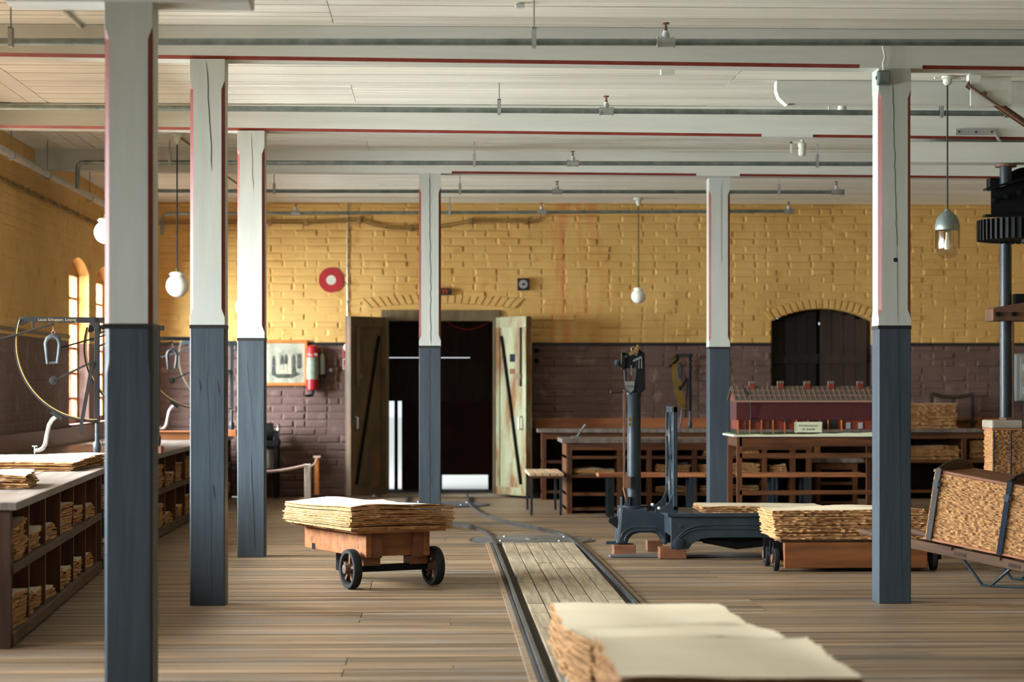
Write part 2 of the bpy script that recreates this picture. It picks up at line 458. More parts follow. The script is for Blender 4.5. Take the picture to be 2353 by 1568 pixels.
for c in cells:
    d = R.uniform(.002, .011) if R.random() > .12 else R.uniform(.011, .018)
    if c in named:
        uc, zc_ = (c[0]+c[1])/2, (c[2]+c[3])/2
        v, f = brick_vf(c[0]-uc, c[1]-uc, c[2]-zc_, c[3]-zc_, d)
        me = bpy.data.meshes.new('brick'); me.from_pydata([(p[0], -p[1], p[2]) for p in v], [], f); me.materials.append(MATS['wall_paint_back'])
        o = link('brick', me, None, wall_back); o.location = (uc, YB, zc_)
    else:
        v, f = brick_vf(*c, d); rest.add([(p[0], YB-p[1], p[2]) for p in v], f)
obj('brickwork', rest, MATS['wall_paint_back'], wall_back, kind='stuff')
# soldier bricks of the two flat arches
def soldiers(xa, xb, zf, n, h):
    for k in range(n):
        x0 = xa+(xb-xa)*k/n; x1 = xa+(xb-xa)*(k+1)/n; xm = (x0+x1)/2
        lean = (xm-(xa+xb)/2)*.12
        z0 = zf(xm)
        b = MB().add([(x0+.004,0,0),(x1-.004,0,0),(x1-.004+lean,0,h),(x0+.004+lean,0,h),(x0+.008,-.02,.006),(x1-.008,-.02,.006),(x1-.01+lean,-.014,h-.006),(x0+.01+lean,-.014,h-.006)],
            [(4,5,6,7),(0,1,5,4),(1,2,6,5),(2,3,7,6),(3,0,4,7)])
        b.v = [(p[0]-xm, p[1], p[2]) for p in b.v]
        o = obj('arch_brick', b, MATS['wall_paint_back'], wall_back); o.location = (xm, YB, z0)
dm = (DOOR[0]+DOOR[1])/2
soldiers(DOOR[0]-.18, DOOR[1]+.18, lambda x: DOOR[3]+.075-.075*((x-dm)/1.0)**2, 22, .115)
soldiers(ARCH[0]-.02, ARCH[1]+.02, lambda x: archz(min(max(x,ARCH[0]),ARCH[1])), 18, .115)

# left wall with pairs of windows
WIN = [(21.5,22.72),(23.2,24.42),(14.2,15.42),(15.9,17.12),(10.6,11.82),(12.2,13.42),(7.0,8.22),(8.7,9.92),(-.5,.72),(1.2,2.42)]
WZ0, WZ1, WZA = .90, 2.44, 2.58
wl = MB(); TL = .42
edges = sorted(WIN); yy = YF-.4
for a, b in edges:
    wl.box(XL-TL, XL, yy, a, 0, ZC+.05)
    wl.box(XL-TL, XL, a, b, 0, WZ0); wl.box(XL-TL, XL, a, b, WZA, ZC+.05)
    m_ = (a+b)/2; hw = (b-a)/2
    ys = [a+(b-a)*i/10 for i in range(11)]
    zz = [WZ1+(WZA-WZ1)*(1-((t-m_)/hw)**2) for t in ys]
    for i in range(10):
        wl.add([(XL,ys[i],zz[i]),(XL,ys[i+1],zz[i+1]),(XL,ys[i+1],WZA),(XL,ys[i],WZA),(XL-TL,ys[i],zz[i]),(XL-TL,ys[i+1],zz[i+1]),(XL-TL,ys[i+1],WZA),(XL-TL,ys[i],WZA)],
               [(0,1,2,3),(7,6,5,4),(0,4,5,1),(3,2,6,7)])
    yy = b
wl.box(XL-TL, XL, yy, YB+.4, 0, ZC+.05)
wall_left = struct('wall_left', wl, MATS['wall_paint_left'])
cells = brick_cells(10.0, YB, ZC, [(a,b,WZ0,WZA+.02) for a, b in WIN])
vis = [c for c in cells if c[0] > 17.8]
R.shuffle(vis); named = set(vis[:180]); rest = MB()
for c in cells:
    d = R.uniform(.001, .005)
    if c in named:
        uc, zc_ = (c[0]+c[1])/2, (c[2]+c[3])/2
        v, f = brick_vf(c[0]-uc, c[1]-uc, c[2]-zc_, c[3]-zc_, d)
        me = bpy.data.meshes.new('brick'); me.from_pydata([(p[1], p[0], p[2]) for p in v], [], f); me.materials.append(MATS['wall_paint_left'])
        o = link('brick', me, None, wall_left); o.location = (XL, uc, zc_)
    else:
        v, f = brick_vf(*c, d); rest.add([(XL+p[1], p[0], p[2]) for p in v], f)
obj('brickwork', rest, MATS['wall_paint_left'], wall_left, kind='stuff')
struct('wall_right', B(XR, XR+.4, YF-.4, YB+.4, 0, ZC+.05), MATS['wall_paint_left'])
wf = MB(); xx = XL-.4
for a in (-2.6, 1.4, 5.2):
    wf.box(xx, a, YF-.4, YF, 0, ZC+.05); wf.box(a, a+1.6, YF-.4, YF, 0, .9); wf.box(a, a+1.6, YF-.4, YF, 2.7, ZC+.05); xx = a+1.6
wf.box(xx, XR+.4, YF-.4, YF, 0, ZC+.05)
struct('wall_front', wf, MATS['wall_paint_left'])

# windows of the left wall: frame, muntins, panes
for n, (a, b) in enumerate(WIN):
    xg = XL-.115
    w_ = struct('window_%d' % (n+1), MB().box(xg-.05,xg,a,a+.05,WZ0,WZ1+.03).box(xg-.05,xg,b-.05,b,WZ0,WZ1+.03).box(xg-.05,xg,a,b,WZ0,WZ0+.06).box(xg-.05,xg,a,b,WZ1-.03,WZA), MATS['wood_orange'])
    for k in (1, 2):
        yk = a+(b-a)*k/3
        obj('mullion', B(xg-.045,xg-.005,yk-.018,yk+.018,WZ0+.05,WZ1), MATS['wood_orange'], w_)
    rows = 6
    for r in range(1, rows):
        zk = WZ0+(WZ1-WZ0)*r/rows
        obj('muntin', B(xg-.04,xg-.01,a+.05,b-.05,zk-.012,zk+.012), MATS['wood_orange'], w_)
    for r in range(rows):
        for k in range(3):
            z0 = WZ0+(WZ1-WZ0)*r/rows; y0 = a+(b-a)*k/3
            obj('pane', MB().add([(xg-.025,y0+.01,z0+.01),(xg-.025,y0+(b-a)/3-.01,z0+.01),(xg-.025,y0+(b-a)/3-.01,z0+(WZ1-WZ0)/rows-.005),(xg-.025,y0+.01,z0+(WZ1-WZ0)/rows-.005)],[(0,1,2,3)]), MATS['pane_glass'], w_)
    obj('window_sill', B(XL-.12, XL+.03, a-.02, b+.02, WZ0-.03, WZ0+.004), MATS['wall_paint_left'], w_)

# painted line between the ochre and the brown
tb = MB()
for a, b in ((XL, DOOR[0]-.05), (DOOR[1]+.05, ARCH[0]), (ARCH[1], XR)):
    tb.box(a, b, YB-.016, YB, LINE_Z-.02, LINE_Z+.018)
struct('trim_1', tb, MATS['black_paint'])
tb = MB(); yy = 10.0
for a, b in [q for q in edges if q[0] > 10] + [(YB, YB)]:
    tb.box(XL, XL+.009, yy, a, LINE_Z-.018, LINE_Z+.016); yy = b
struct('trim_2', tb, MATS['black_paint'])

# ------------------------------------------------------------------ doorway in the back wall, the lobby behind it
d1 = struct('door_1', MB().box(DOOR[0], DOOR[0]+.085, YB-.03, YB+.30, 0, DOOR[3]).box(DOOR[1]-.085, DOOR[1], YB-.03, YB+.30, 0, DOOR[3])
            .box(DOOR[0]+.085, DOOR[1]-.085, YB-.03, YB+.30, at_y(1000,738,YB).z, DOOR[3]), MATS['door_frame'], bevel=.008)
obj('threshold', B(DOOR[0]-.1, DOOR[1]+.5, YB-.10, YB+.42, -.01, .03), MATS['wood_grey'], d1)
def leaf(hx, ang, wid, m, flip, pale):
    zt = at_y(860,730,YB).z
    rt = obj('door_leaf', MB().box(0, wid, -.03, .03, .03, zt), m, d1, bevel=.006)
    rt.location = (hx, YB-.04, 0); rt.rotation_euler = (0, 0, ang)
    s_ = -1
    for (x0,x1,z0,z1) in ((0,wid,.03,.12),(0,wid,zt-.12,zt),(0,.07,.12,zt-.12),(wid-.07,wid,.12,zt-.12)):
        for yy_ in (-1, 1):
            obj('leaf_rail', B(x0,x1,yy_*.03,yy_*.042,z0,z1), m, rt)
    for yy_ in (-1, 1):
        obj('brace', MB().bar((wid*.2,yy_*.05,zt-.22),(wid*.84,yy_*.05,.16),.022), MATS['iron_black'], rt)
        obj('handle', MB().tube([(wid*.88,yy_*.03,.78),(wid*.88,yy_*.09,.80),(wid*.88,yy_*.09,.92),(wid*.88,yy_*.03,.94)],.010,8), MATS['steel_bright'], rt)
        obj('bolt_bar', MB().box(wid*.78,wid*.84,yy_*.03,yy_*.06,1.28,1.95).box(wid*.68,wid*.86,yy_*.03,yy_*.055,1.36,1.42), MATS['door_frame'], rt)
    return rt
l1 = leaf(DOOR[0]+.02, rad(180+50), .60, MATS['door_leaf'], -1, False)
l2 = leaf(DOOR[1]-.02, rad(-57), .60, MATS['door_leaf_pale'], 1, True)
for zz_, c_ in ((1.56,'strap_blue'),(1.42,'wood_block')):
    for yy_ in (-1,1): obj('notice', B(.27,.37,yy_*.031-.003,yy_*.031+.003,zz_,zz_+(.09 if c_=='strap_blue' else .06)), MATS[c_], l2)

# lobby behind the doorway (walls, ceiling), open to the daylight outside through gaps in its far boarding
YA = 26.95
ax0, ax1 = DOOR[0]-1.2, DOOR[1]+1.2
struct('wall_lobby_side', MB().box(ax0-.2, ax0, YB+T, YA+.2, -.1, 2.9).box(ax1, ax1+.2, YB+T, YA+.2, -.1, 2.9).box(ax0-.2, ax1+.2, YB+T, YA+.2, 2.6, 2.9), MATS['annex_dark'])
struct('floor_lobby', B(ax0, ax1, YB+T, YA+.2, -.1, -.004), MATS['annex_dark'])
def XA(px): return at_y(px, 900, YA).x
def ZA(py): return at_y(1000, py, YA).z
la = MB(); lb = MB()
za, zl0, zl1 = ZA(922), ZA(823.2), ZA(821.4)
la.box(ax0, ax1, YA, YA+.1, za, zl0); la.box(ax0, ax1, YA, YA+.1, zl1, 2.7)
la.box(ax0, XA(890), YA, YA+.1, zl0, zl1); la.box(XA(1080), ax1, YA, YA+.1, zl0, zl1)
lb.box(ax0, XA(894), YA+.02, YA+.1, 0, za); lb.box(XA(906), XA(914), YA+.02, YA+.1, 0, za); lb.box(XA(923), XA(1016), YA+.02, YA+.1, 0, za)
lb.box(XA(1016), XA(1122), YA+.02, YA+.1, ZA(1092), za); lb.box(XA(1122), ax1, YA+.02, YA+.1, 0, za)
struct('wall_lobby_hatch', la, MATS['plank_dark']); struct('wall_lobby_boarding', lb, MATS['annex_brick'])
hr = obj('slung_cable', MB().tube([at_y(1020+110*t, 737+20*math.sin(math.pi*t), YB+.32) for t in [i/12 for i in range(13)]], .006, 6), MATS['red_enamel'])
tag(hr, 'thin red cable sagging under the lintel of the open doorway', 'cable')

# arched doorway on the right: two plank leaves, nearly closed
d2 = struct('door_2', MB().box(ARCH[0]+.0, ARCH[0]+.05, YB+.2, YB+.3, 0, ARCH[3]).box(ARCH[1]-.05, ARCH[1], YB+.2, YB+.3, 0, ARCH[3]), MATS['plank_dark'])
hb_ = MB(); bz = ARCH[4]+.05
hx0, hx1 = at_y(1775,730,YB+.32).x, at_y(1789,730,YB+.32).x
hz0, hz1 = at_y(1780,733,YB+.32).z, at_y(1780,727,YB+.32).z
hm = at_y(1883,743,YB+.32).x
hb_.box(ARCH[0]-.05,hx0,YB+.30,YB+.36,0,bz).box(hx0,hx1,YB+.30,YB+.36,0,hz0).box(hx0,hx1,YB+.30,YB+.36,hz1,bz)
hb_.box(hx1,hm-.014,YB+.30,YB+.36,0,bz).box(hm+.014,ARCH[1]+.05,YB+.30,YB+.36,0,bz)
cuts = [at_y(1883,747,YB+.32).z, at_y(1883,741,YB+.32).z, at_y(1883,896,YB+.32).z, at_y(1883,889,YB+.32).z]
hb_.box(hm-.014,hm+.014,YB+.30,YB+.36,0,cuts[2]).box(hm-.014,hm+.014,YB+.30,YB+.36,cuts[3],cuts[0]).box(hm-.014,hm+.014,YB+.30,YB+.36,cuts[1],bz)
obj('light_leak_backing', hb_, MATS['annex_dark'], d2)  # unseen backing added to block light leaks; holes leave the bright spots
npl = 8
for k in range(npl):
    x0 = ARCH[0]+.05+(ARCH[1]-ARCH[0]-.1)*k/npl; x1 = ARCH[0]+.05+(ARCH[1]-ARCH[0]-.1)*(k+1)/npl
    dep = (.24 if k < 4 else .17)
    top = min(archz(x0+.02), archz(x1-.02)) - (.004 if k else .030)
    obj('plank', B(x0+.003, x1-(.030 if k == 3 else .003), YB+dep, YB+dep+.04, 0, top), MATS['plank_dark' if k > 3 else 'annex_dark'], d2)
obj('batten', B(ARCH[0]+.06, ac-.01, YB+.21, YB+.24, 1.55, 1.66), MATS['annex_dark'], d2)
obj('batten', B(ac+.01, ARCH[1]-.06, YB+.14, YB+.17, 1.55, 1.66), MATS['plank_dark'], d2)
gr = struct('ground_outside', B(-60, 60, YB+1.9, 90, -.3, -.05), MATS['outside_ground'])
struct('ground_outside_yard', B(-60, XL-TL, -40, YB+1.9, -.9, -.6), MATS['outside_ground'])

# ------------------------------------------------------------------ rail track in the floor
LR = [(0.475,3.0),(0.475,9.5),(.475,13.4),(.474,16.0),(.462,18.2),(.40,19.2),(.24,19.95),(-.02,20.62),(-.20,21.5),(-.285,22.4),(-.315,23.2),(-.325,24.2),(-.33,25.15)]
RR = [(1.168,3.0),(1.168,9.5),(1.168,13.3),(1.145,16.8),(1.09,18.5),(.95,19.2),(.72,20.1),(.50,21.2),(.395,22.5),(.36,23.4),(.36,24.2),(.362,25.15)]
def resample(pts, step=.15):
    """Catmull-Rom through pts, even steps"""
    out = []; P = [Vector((p[0],p[1],0)) for p in pts]; P = [P[0]*2-P[1]] + P + [P[-1]*2-P[-2]]
    for i in range(1, len(P)-2):
        n = max(2, int((P[i+1]-P[i]).length/step))
        for k in range(n):
            t = k/n; a,b,c,d = P[i-1],P[i],P[i+1],P[i+2]
            out.append(.5*((2*b)+(c-a)*t+(2*a-5*b+4*c-d)*t*t+(3*b-a-3*c+d)*t**3))
    out.append(P[-2]); return out
def strip(path, half, z0, z1, off=0.0):
    m_ = MB(); L_ = []; n = len(path)
    for i, p in enumerate(path):
        d = (path[min(i+1,n-1)]-path[max(i-1,0)]).normalized(); q = Vector((d.y,-d.x,0))
        L_.append((p+q*(off-half), p+q*(off+half)))
    vs = []
    for a, b in L_:
        vs += [(a.x,a.y,z0),(b.x,b.y,z0),(b.x,b.y,z1),(a.x,a.y,z1)]
    fs = []
    for i in range(n-1):
        o_ = i*4
        for k in range(4): fs.append((o_+k, o_+(k+1)%4, o_+4+(k+1)%4, o_+4+k))
    fs += [(0,1,2,3), ((n-1)*4+3,(n-1)*4+2,(n-1)*4+1,(n-1)*4)]
    return m_.add(vs, fs)
lp, rp = resample(LR), resample(RR)
tr = thing('rail_track', 'narrow gauge rail track curving through the plank floor to the back doorway', 'rail track', (0.8, 9, 0))
def tchild(name, mb, m, **k):
    o = obj(name, mb, m, tr, **k); o.location = (-.8, -9, 0); return o
tchild('rail', strip(lp, .010, .0, .030), MATS['rail_steel'])
tchild('rail', strip(rp, .010, .0, .030), MATS['rail_steel'])
for path, s_ in ((lp, 1), (rp, -1)):
    straight = [p for p in path if p.y < 18.0]
    tchild('groove_shade', strip(straight, .020, 0, .004, s_*.035), MATS['floor_gap'])  # shade inside the rail groove, put into the dark colour of a strip
    tchild('edge_strip', strip(straight, .010, 0, .012, -s_*.026), MATS['floor_gap'])
    tchild('edge_board', strip(straight, .016, 0, .010, -s_*.050), MATS['floor_wood'])
xa_, xb_ = .475+.056, 1.168-.056
for k in range(6):
    x0 = xa_+(xb_-xa_)*k/6; x1 = xa_+(xb_-xa_)*(k+1)/6; yy = 3.0 - .13*k
    while yy < 17.55:
        y1 = min(yy + R.uniform(.40, .75), 17.55)
        if y1 > 3.2:
            o = obj('track_plank', B(x0+.004, x1-.004, max(yy,3.0), y1-.008, 0, .024+R.uniform(-.002,.002)), MATS['track_wood'], tr); o.location = (-.8,-9,0)
        yy = y1
def plate(name, label, px, py, r):
    c = ground(px, py)
    t = thing(name, label, 'turntable', (c.x, c.y, 0))
    obj('disc', MB().lathe([(r,0),(r,.010),(r-.01,.013),(.05,.014),(.05,.02),(.0,.021)], 48), MATS['plate_steel'], t, smooth=True)
    obj('rim', MB().lathe([(r+.03,0),(r+.03,.008),(r+.004,.009),(r+.004,0)], 48), MATS['rail_steel'], t)
    for a in (0.6, 2.2, 3.9, 5.4):
        obj('rivet', MB().lathe([(.016,.012),(.012,.022),(0,.024)], 10, Matrix.Translation((r*.72*math.cos(a), r*.72*math.sin(a), 0))), MATS['plate_steel'], t)
plate('turntable_plate', 'round steel turntable plate between the rails beside the platform scale', 1220, 1243, .49)
plate('turntable_plate', 'round steel turntable plate on the floor before the back doorway', 1008, 1161, .52)

# ------------------------------------------------------------------ timber posts
POSTS = [
 # label, X centre, Y front, half, z top, z band, z chamfer top
 ('nearest tall timber post at the left, blurred, grey-blue base and red edges', -1.315, 9.36, .1025, 2.937, 1.555, 2.83, 1.40),
 ('second timber post from the left with gouged dark blue base', -1.342, 12.83, .1025, None, 1.645, 3.085, None),
 ('slimmer third timber post from the left, standing before the framed photograph', -1.392, 16.43, .1025, None, 1.645, 3.085, None),
 ('split timber post standing in front of the open doorway', -.055, 19.67, .099, None, 1.645, 3.085, None),
 ('distant timber post between the platform scale and the model mill', 2.595, 19.85, .097, None, 1.640, 3.085, None),
 ('sunlit-edged timber post at the right with a junction box at its top', 2.722, 12.83, .0975, None, 1.645, 3.05, None),
]
def beam1z(x): return 3.213 - .0084*(x+1.34)
def beam2z(x): return 3.212 - .0077*(x+1.39)
def beam3z(x): return 3.210 - .0058*(x+.05)
def crack(parent, pts, wid, y):
    """a thin split in the timber: a dark sliver following pts (x,z) on the front face"""
    a = [(x-wid/2*(.2 if i in (0,len(pts)-1) else 1), z) for i,(x,z) in enumerate(pts)]
    b = [(x+wid/2*(.2 if i in (0,len(pts)-1) else 1), z) for i,(x,z) in enumerate(pts)]
    m_ = MB()
    for i in range(len(pts)-1):
        m_.add([(a[i][0],y,a[i][1]),(b[i][0],y,b[i][1]),(b[i+1][0],y,b[i+1][1]),(a[i+1][0],y,a[i+1][1])],[(0,1,2,3)])
    obj('split', m_, MATS['crack_dark'], parent)
post_objs = []
for i, (lab, X, Y, h, zt, zb, zct, zcb) in enumerate(POSTS):
    if zt is None: zt = (beam1z, beam2z, beam3z, beam3z, beam1z)[i-1](X)
    t = thing('timber_post', lab, 'post', (X, Y+h, 0), 0, 'timber posts carrying the ceiling beams')
    def ring(c, z): return [(-h+c,-h,z),(h-c,-h,z),(h,-h+c,z),(h,h-c,z),(h-c,h,z),(-h+c,h,z),(-h,h-c,z),(-h,-h+c,z)]
    lo = zb+.02 if zcb is None else zcb
    C = .020
    levels = [(zb,.0015),(zb+.05,.0015),(zb+.10,C),(zct-.05,C),(zct,.0015),(zt,.0015)] if zcb is None else [(zb,C),(zct-.05,C),(zct,.0015),(zt,.0015)]
    def loft(levels):
        flat, cham = MB(), [MB() for _ in range(4)]
        vs = [p for z, c in levels for p in ring(c, z)]
        for l in range(len(levels)-1):
            for k in range(8):
                q = (l*8+k, l*8+(k+1)%8, (l+1)*8+(k+1)%8, (l+1)*8+k)
                if k % 2 == 0 or max(levels[l][1], levels[l+1][1]) < .002: flat.add([vs[j] for j in q], [(0,1,2,3)])
                else: cham[k//2].add([vs[j] for j in q], [(0,1,2,3)])
        return flat, cham
    flat, cham = loft(levels)
    flat.add(ring(.0015, zt), [tuple(range(8))])
    obj('upper_shaft', flat, MATS['post_paint'], t)
    for c in cham: obj('chamfer', c, MATS['red_edge'], t)
    lv = [(0,.006),(zb,.006)] if zcb is None else [(0,.012),(zcb-.05,.012),(zcb,C),(zb,C)]
    f2, c2 = loft(lv)
    for c in c2: f2.add(c.v, c.f)
    obj('lower_shaft', f2, MATS['post_blue'], t)
    hb = h+.002
    obj('painted_band', MB().box(-hb,hb,-hb,hb,zb-.016,zb+.006), MATS['black_paint'], t)
    post_objs.append(t)
def wob(x0, x1, z0, z1, n, amp, s):
    q = random.Random(s)
    return [(x0+(x1-x0)*k/n+q.uniform(-amp,amp), z0+(z1-z0)*k/n) for k in range(n+1)]
hy = -.1045
crack(post_objs[1], wob(-.005,.03,3.2,2.55,9,.004,1), .0045, hy); crack(post_objs[1], wob(0,.03,1.45,.02,22,.004,2), .002, hy-.0005)
crack(post_objs[1], [(-.045,1.33),(-.04,1.29),(-.038,1.25)], .006, hy); crack(post_objs[1], [(.062,1.33),(.066,1.28),(.074,1.22)], .006, hy)
crack(post_objs[1], [(.012,1.11),(.014,1.08)], .006, hy); crack(post_objs[1], wob(.03,.04,.72,.62,4,.006,5), .006, hy)
crack(post_objs[2], wob(.004,.02,3.2,2.75,8,.004,3), .003, hy); crack(post_objs[2], wob(-.03,.03,1.5,.85,12,.003,4), .0022, hy); crack(post_objs[2], wob(.0,.035,.8,.02,12,.003,6), .005, hy)
crack(post_objs[3], wob(.0,.01,3.2,1.66,30,.005,7), .006, -.1005); crack(post_objs[3], wob(.0,.004,1.64,.05,30,.006,8), .006, -.1005)
crack(post_objs[4], wob(.02,.02,3.15,2.4,14,.002,9), .003, -.0985)
crack(post_objs[5], wob(-.012,.012,3.1,2.1,26,.003,10), .0035, -.0995); crack(post_objs[5], wob(.012,.02,2.1,1.66,8,.003,11), .0025, -.0995); crack(post_objs[5], wob(.02,.045,1.64,.05,24,.003,12), .0025, -.1)
obj('knot_hole', MB().lathe([(.014,0),(.012,-.004),(0,-.006)], 12, Matrix.Translation((.005,-.098,2.04)) @ Matrix.Rotation(rad(90),4,'X')), MATS['crack_dark'], post_objs[5])
# saddle on the nearest post
sd = obj('saddle_timber', MB().box(-.55,.50,-.11,.11,0,.20), MATS['beam_paint'], None, bevel=.008)
sd.location = (-1.315+.02, 9.36+.1025, 2.937); tag(sd, 'grey-white saddle timber capping the nearest post', 'beam')

# ------------------------------------------------------------------ ceiling beams with red chamfers
def beam(label, Yf, zf, x0, x1, gaps, wid=.20, chs=True, zoff=0.0):
    t = thing('ceiling_beam', label, 'beam', (x0, Yf, zf(x0)), 0, 'beams under the boarded ceiling')
    n = 12; vs = []; C = .020
    def pr(x): z = zf(x)-zf(x0); return [(x-x0,0,z+C),(x-x0,0,ZC-zf(x0)),(x-x0,wid,ZC-zf(x0)),(x-x0,wid,z+C),(x-x0,wid-C,z),(x-x0,C,z)]
    mb = MB(); rings = [pr(x0+(x1-x0)*k/n) for k in range(n+1)]
    for k in range(n):
        for e in range(6):
            if e == 5: continue
            mb.add([rings[k][e], rings[k][(e+1)%6], rings[k+1][(e+1)%6], rings[k+1][e]], [(0,1,2,3)])
    mb.add(rings[0], [(0,1,2,3,4,5)]); mb.add(rings[n], [(5,4,3,2,1,0)])
    obj('timber', mb, MATS['beam_paint'], t)
    cur = x0
    segs = []
    for a, b in gaps: segs.append((cur, a, 1)); segs.append((a, b, 0)); cur = b
    segs.append((cur, x1, 1))
    for a, b, on in segs:
        if b-a < .01: continue
        za, zb_ = zf(a)-zf(x0), zf(b)-zf(x0)
        q = MB()
        if on:
            e = .05
            q.add([(a-x0,0,za+C),(b-x0,0,zb_+C),(b-x0,C,zb_),(a-x0,C,za)], [(0,1,2,3)])
            obj('red_chamfer', q, MATS['red_edge'], t)
        else:
            q.add([(a-x0,-.0005,za+C),(b-x0,-.0005,zb_+C),(b-x0,-.0005,zb_),(a-x0,-.0005,za),(a-x0,C,za),(b-x0,C,zb_)], [(0,1,2,3),(3,2,5,4)])
            obj('square_edge', q, MATS['beam_paint'], t)
    return t
p6 = 2.722
b1 = beam('nearest ceiling beam with red lower edge, resting on the right-hand post', 12.83, beam1z, XL, XR, [(at_y(1975,155,12.83).x, at_y(2120,155,12.83).x)], .205)
b2 = beam('middle ceiling beam with red lower edge, over the third post', 16.43, beam2z, XL, XR, [(at_y(1750,310,16.43).x, at_y(1868,310,16.43).x)], .205)
b3 = beam('farthest ceiling beam, plain at the left and red-edged at the right', 19.67, beam3z, XL, XR, [(XL+.02, at_y(1038,398,19.67).x), (at_y(1600,400,19.67).x, at_y(1700,400,19.67).x)], .20)
# loose end timbers under the ceiling on the right
z0, z1 = at(1800,241,15.1).z, ZC
et = obj('hanging_timber', MB().prism([(0,z1-z0),(0,.10),(.018,.05),(.06,.012),(.075,0),(.085,.012),(4.5,.012),(4.5,z1-z0)], 0, .12), MATS['beam_paint'])
et.location = at(1785,241,15.1); tag(et, 'white timber with scroll-cut end fixed under the ceiling beside the right post', 'beam')
c = at(2100,368,16.36)
et = obj('press_timber', MB().box(0,3.6,0,.22,0,.155), MATS['beam_paint'], bevel=.006); et.location = (c.x, 16.40, c.z)
tag(et, 'soot-stained white timber under the middle beam above the press', 'beam')
# ------------------------------------------------------------------ sprinkler pipes
def pipe_run(label, Y, z, xa, xb, hang, valves, cap_r=False, dz=0.0, r=.019, extra=None):
    x0 = xa
    t = thing('sprinkler_pipe', label, 'pipe', (xa, Y, z), 0, 'galvanised pipes under the ceiling')
    zz = lambda x: dz*(x-xa)/(xb-xa)
    mb = MB().tube([(0,0,0),((xb-xa)/2,0,dz/2),(xb-xa,0,dz)], r, 12)
    if extra: mb.tube([Vector(p)-Vector((xa,Y,z)) for p in extra], r*1.05, 10)
    obj('pipe', mb, MATS['galvanised'], t, smooth=True)
    for x in hang:
        h = MB().tube([(x-xa,0,.05+zz(x)),(x-xa,0,ZC-z)], .0045, 6)
        obj('hanger_rod', h, MATS['galvanised'], t)
        h = MB().box(x-xa-.012,x-xa+.012,-.026,-.020,-.026+zz(x),.075+zz(x)).box(x-xa-.012,x-xa+.012,.020,.026,-.026+zz(x),.075+zz(x)).box(x-xa-.012,x-xa+.012,-.026,.026,.070+zz(x),.078+zz(x)).box(x-xa-.012,x-xa+.012,-.026,.026,-.030+zz(x),-.024+zz(x))
        obj('hanger_clip', h, MATS['galvanised_light'], t)
    for x in valves:
        M_ = Matrix.Translation((x-xa,0,zz(x)))
        tee = MB(); tee.M = M_
        tee.tube([(-.045,0,0),(-.035,0,0),(.035,0,0),(.045,0,0)], [.027,.027,.027,.027], 12).tube([(-.05,0,0),(-.038,0,0)], .030, 12).tube([(.038,0,0),(.05,0,0)], .030, 12).tube([(0,0,0),(0,0,.05)], .020, 10)
        v = obj('valve', tee, MATS['galvanised_light'], t, smooth=True)
        s = MB(); s.M = M_
        s.tube([(0,0,.05),(0,0,.062)], .015, 10)
        obj('valve_collar', s, MATS['white_paint'], v)
        s = MB(); s.M = M_
        s.tube([(0,0,.062),(0,0,.095),(0,0,.098)], [.010,.005,.005], 8).tube([(0,0,.098),(0,0,.106)], .020, 10)
        obj('sprinkler_head', s, MATS['valve_red'], v)
    if cap_r: obj('end_cap', MB().tube([(xb-xa-.03,0,dz),(xb-xa+.02,0,dz)], r*1.5, 8), MATS['galvanised'], t)
    return t
def X_(px, Y): return at_y(px, 300, Y).x
Y1 = 11.82
pipe_run('nearest galvanised sprinkler pipe running across the top of the room', Y1, at_y(0,98,Y1).z, XL+.05, XR, [X_(25,Y1), X_(1227,Y1)], [X_(1530,Y1)], dz=.055)
Y2 = 15.2
pipe_run('second galvanised sprinkler pipe, capped near the press', Y2, at_y(0,246,Y2).z, XL+.05, X_(2318,Y2), [X_(1147,Y2), X_(2163,Y2)], [X_(1393,Y2)], True, dz=-.015)
Y3 = 18.9
e = [at(178,434,Y3), at(178,395,Y3), at(179,380,Y3), at(186,374,Y3), at(200,373,Y3)]
pipe_run('third galvanised sprinkler pipe with an elbow down to the wall main', Y3, at_y(200,373,Y3).z, at(200,373,Y3).x, X_(2010,Y3), [X_(390,Y3), X_(1090,Y3), X_(1878,Y3)], [X_(1316,Y3)], extra=e, dz=.01)
Y4 = 21.9
pipe_run('fourth galvanised sprinkler pipe ending near the far post', Y4, at_y(360,439,Y4).z, X_(330,Y4), X_(1935,Y4), [X_(630,Y4), X_(1057,Y4), X_(1790,Y4)], [X_(1280,Y4), X_(1922,Y4)], True, dz=.01)
Y5 = 24.5
e = [at_y(372,540,Y5), at_y(373,510,Y5), at_y(375,496,Y5), at_y(384,491,Y5), at_y(398,491,Y5)]
pipe_run('farthest galvanised sprinkler pipe along the yellow back wall', Y5, at_y(398,491,Y5).z, X_(398,Y5), X_(1820,Y5), [X_(1033,Y5)], [X_(680,Y5), X_(1245,Y5), X_(1812,Y5)], True, dz=.045, extra=e)
t = thing('wall_main_pipe', 'thick galvanised main pipe sloping along the left wall', 'pipe', (-3.35, 9, 3.11))
obj('pipe', MB().tube([(0,-1,0),(0,7,0),(0,15.3,.02)], .032, 14), MATS['galvanised_light'], t, smooth=True)
for yy in (17.3-9, 18.9-9, 21.2-9):
    obj('hanger_rod', MB().tube([(0,yy,.03),(0,yy,ZC-3.11)], .004, 6), MATS['galvanised'], t)
    obj('hanger_loop', MB().tube([(.036*math.cos(a),yy,.036*math.sin(a)) for a in [k*math.pi/6 for k in range(12)]], .004, 6, closed=True), MATS['galvanised'], t)
t = thing('wall_cable', 'brown cable looping between clips along the left wall', 'cable', (XL, 14, 3.02))
pts = [(.02, k*.11, .012*abs(math.sin(k*math.pi/3))*-1 - .004*k*.0) for k in range(96)]
obj('cable', MB().tube(pts, .009, 6), MATS['cable_brown'], t)
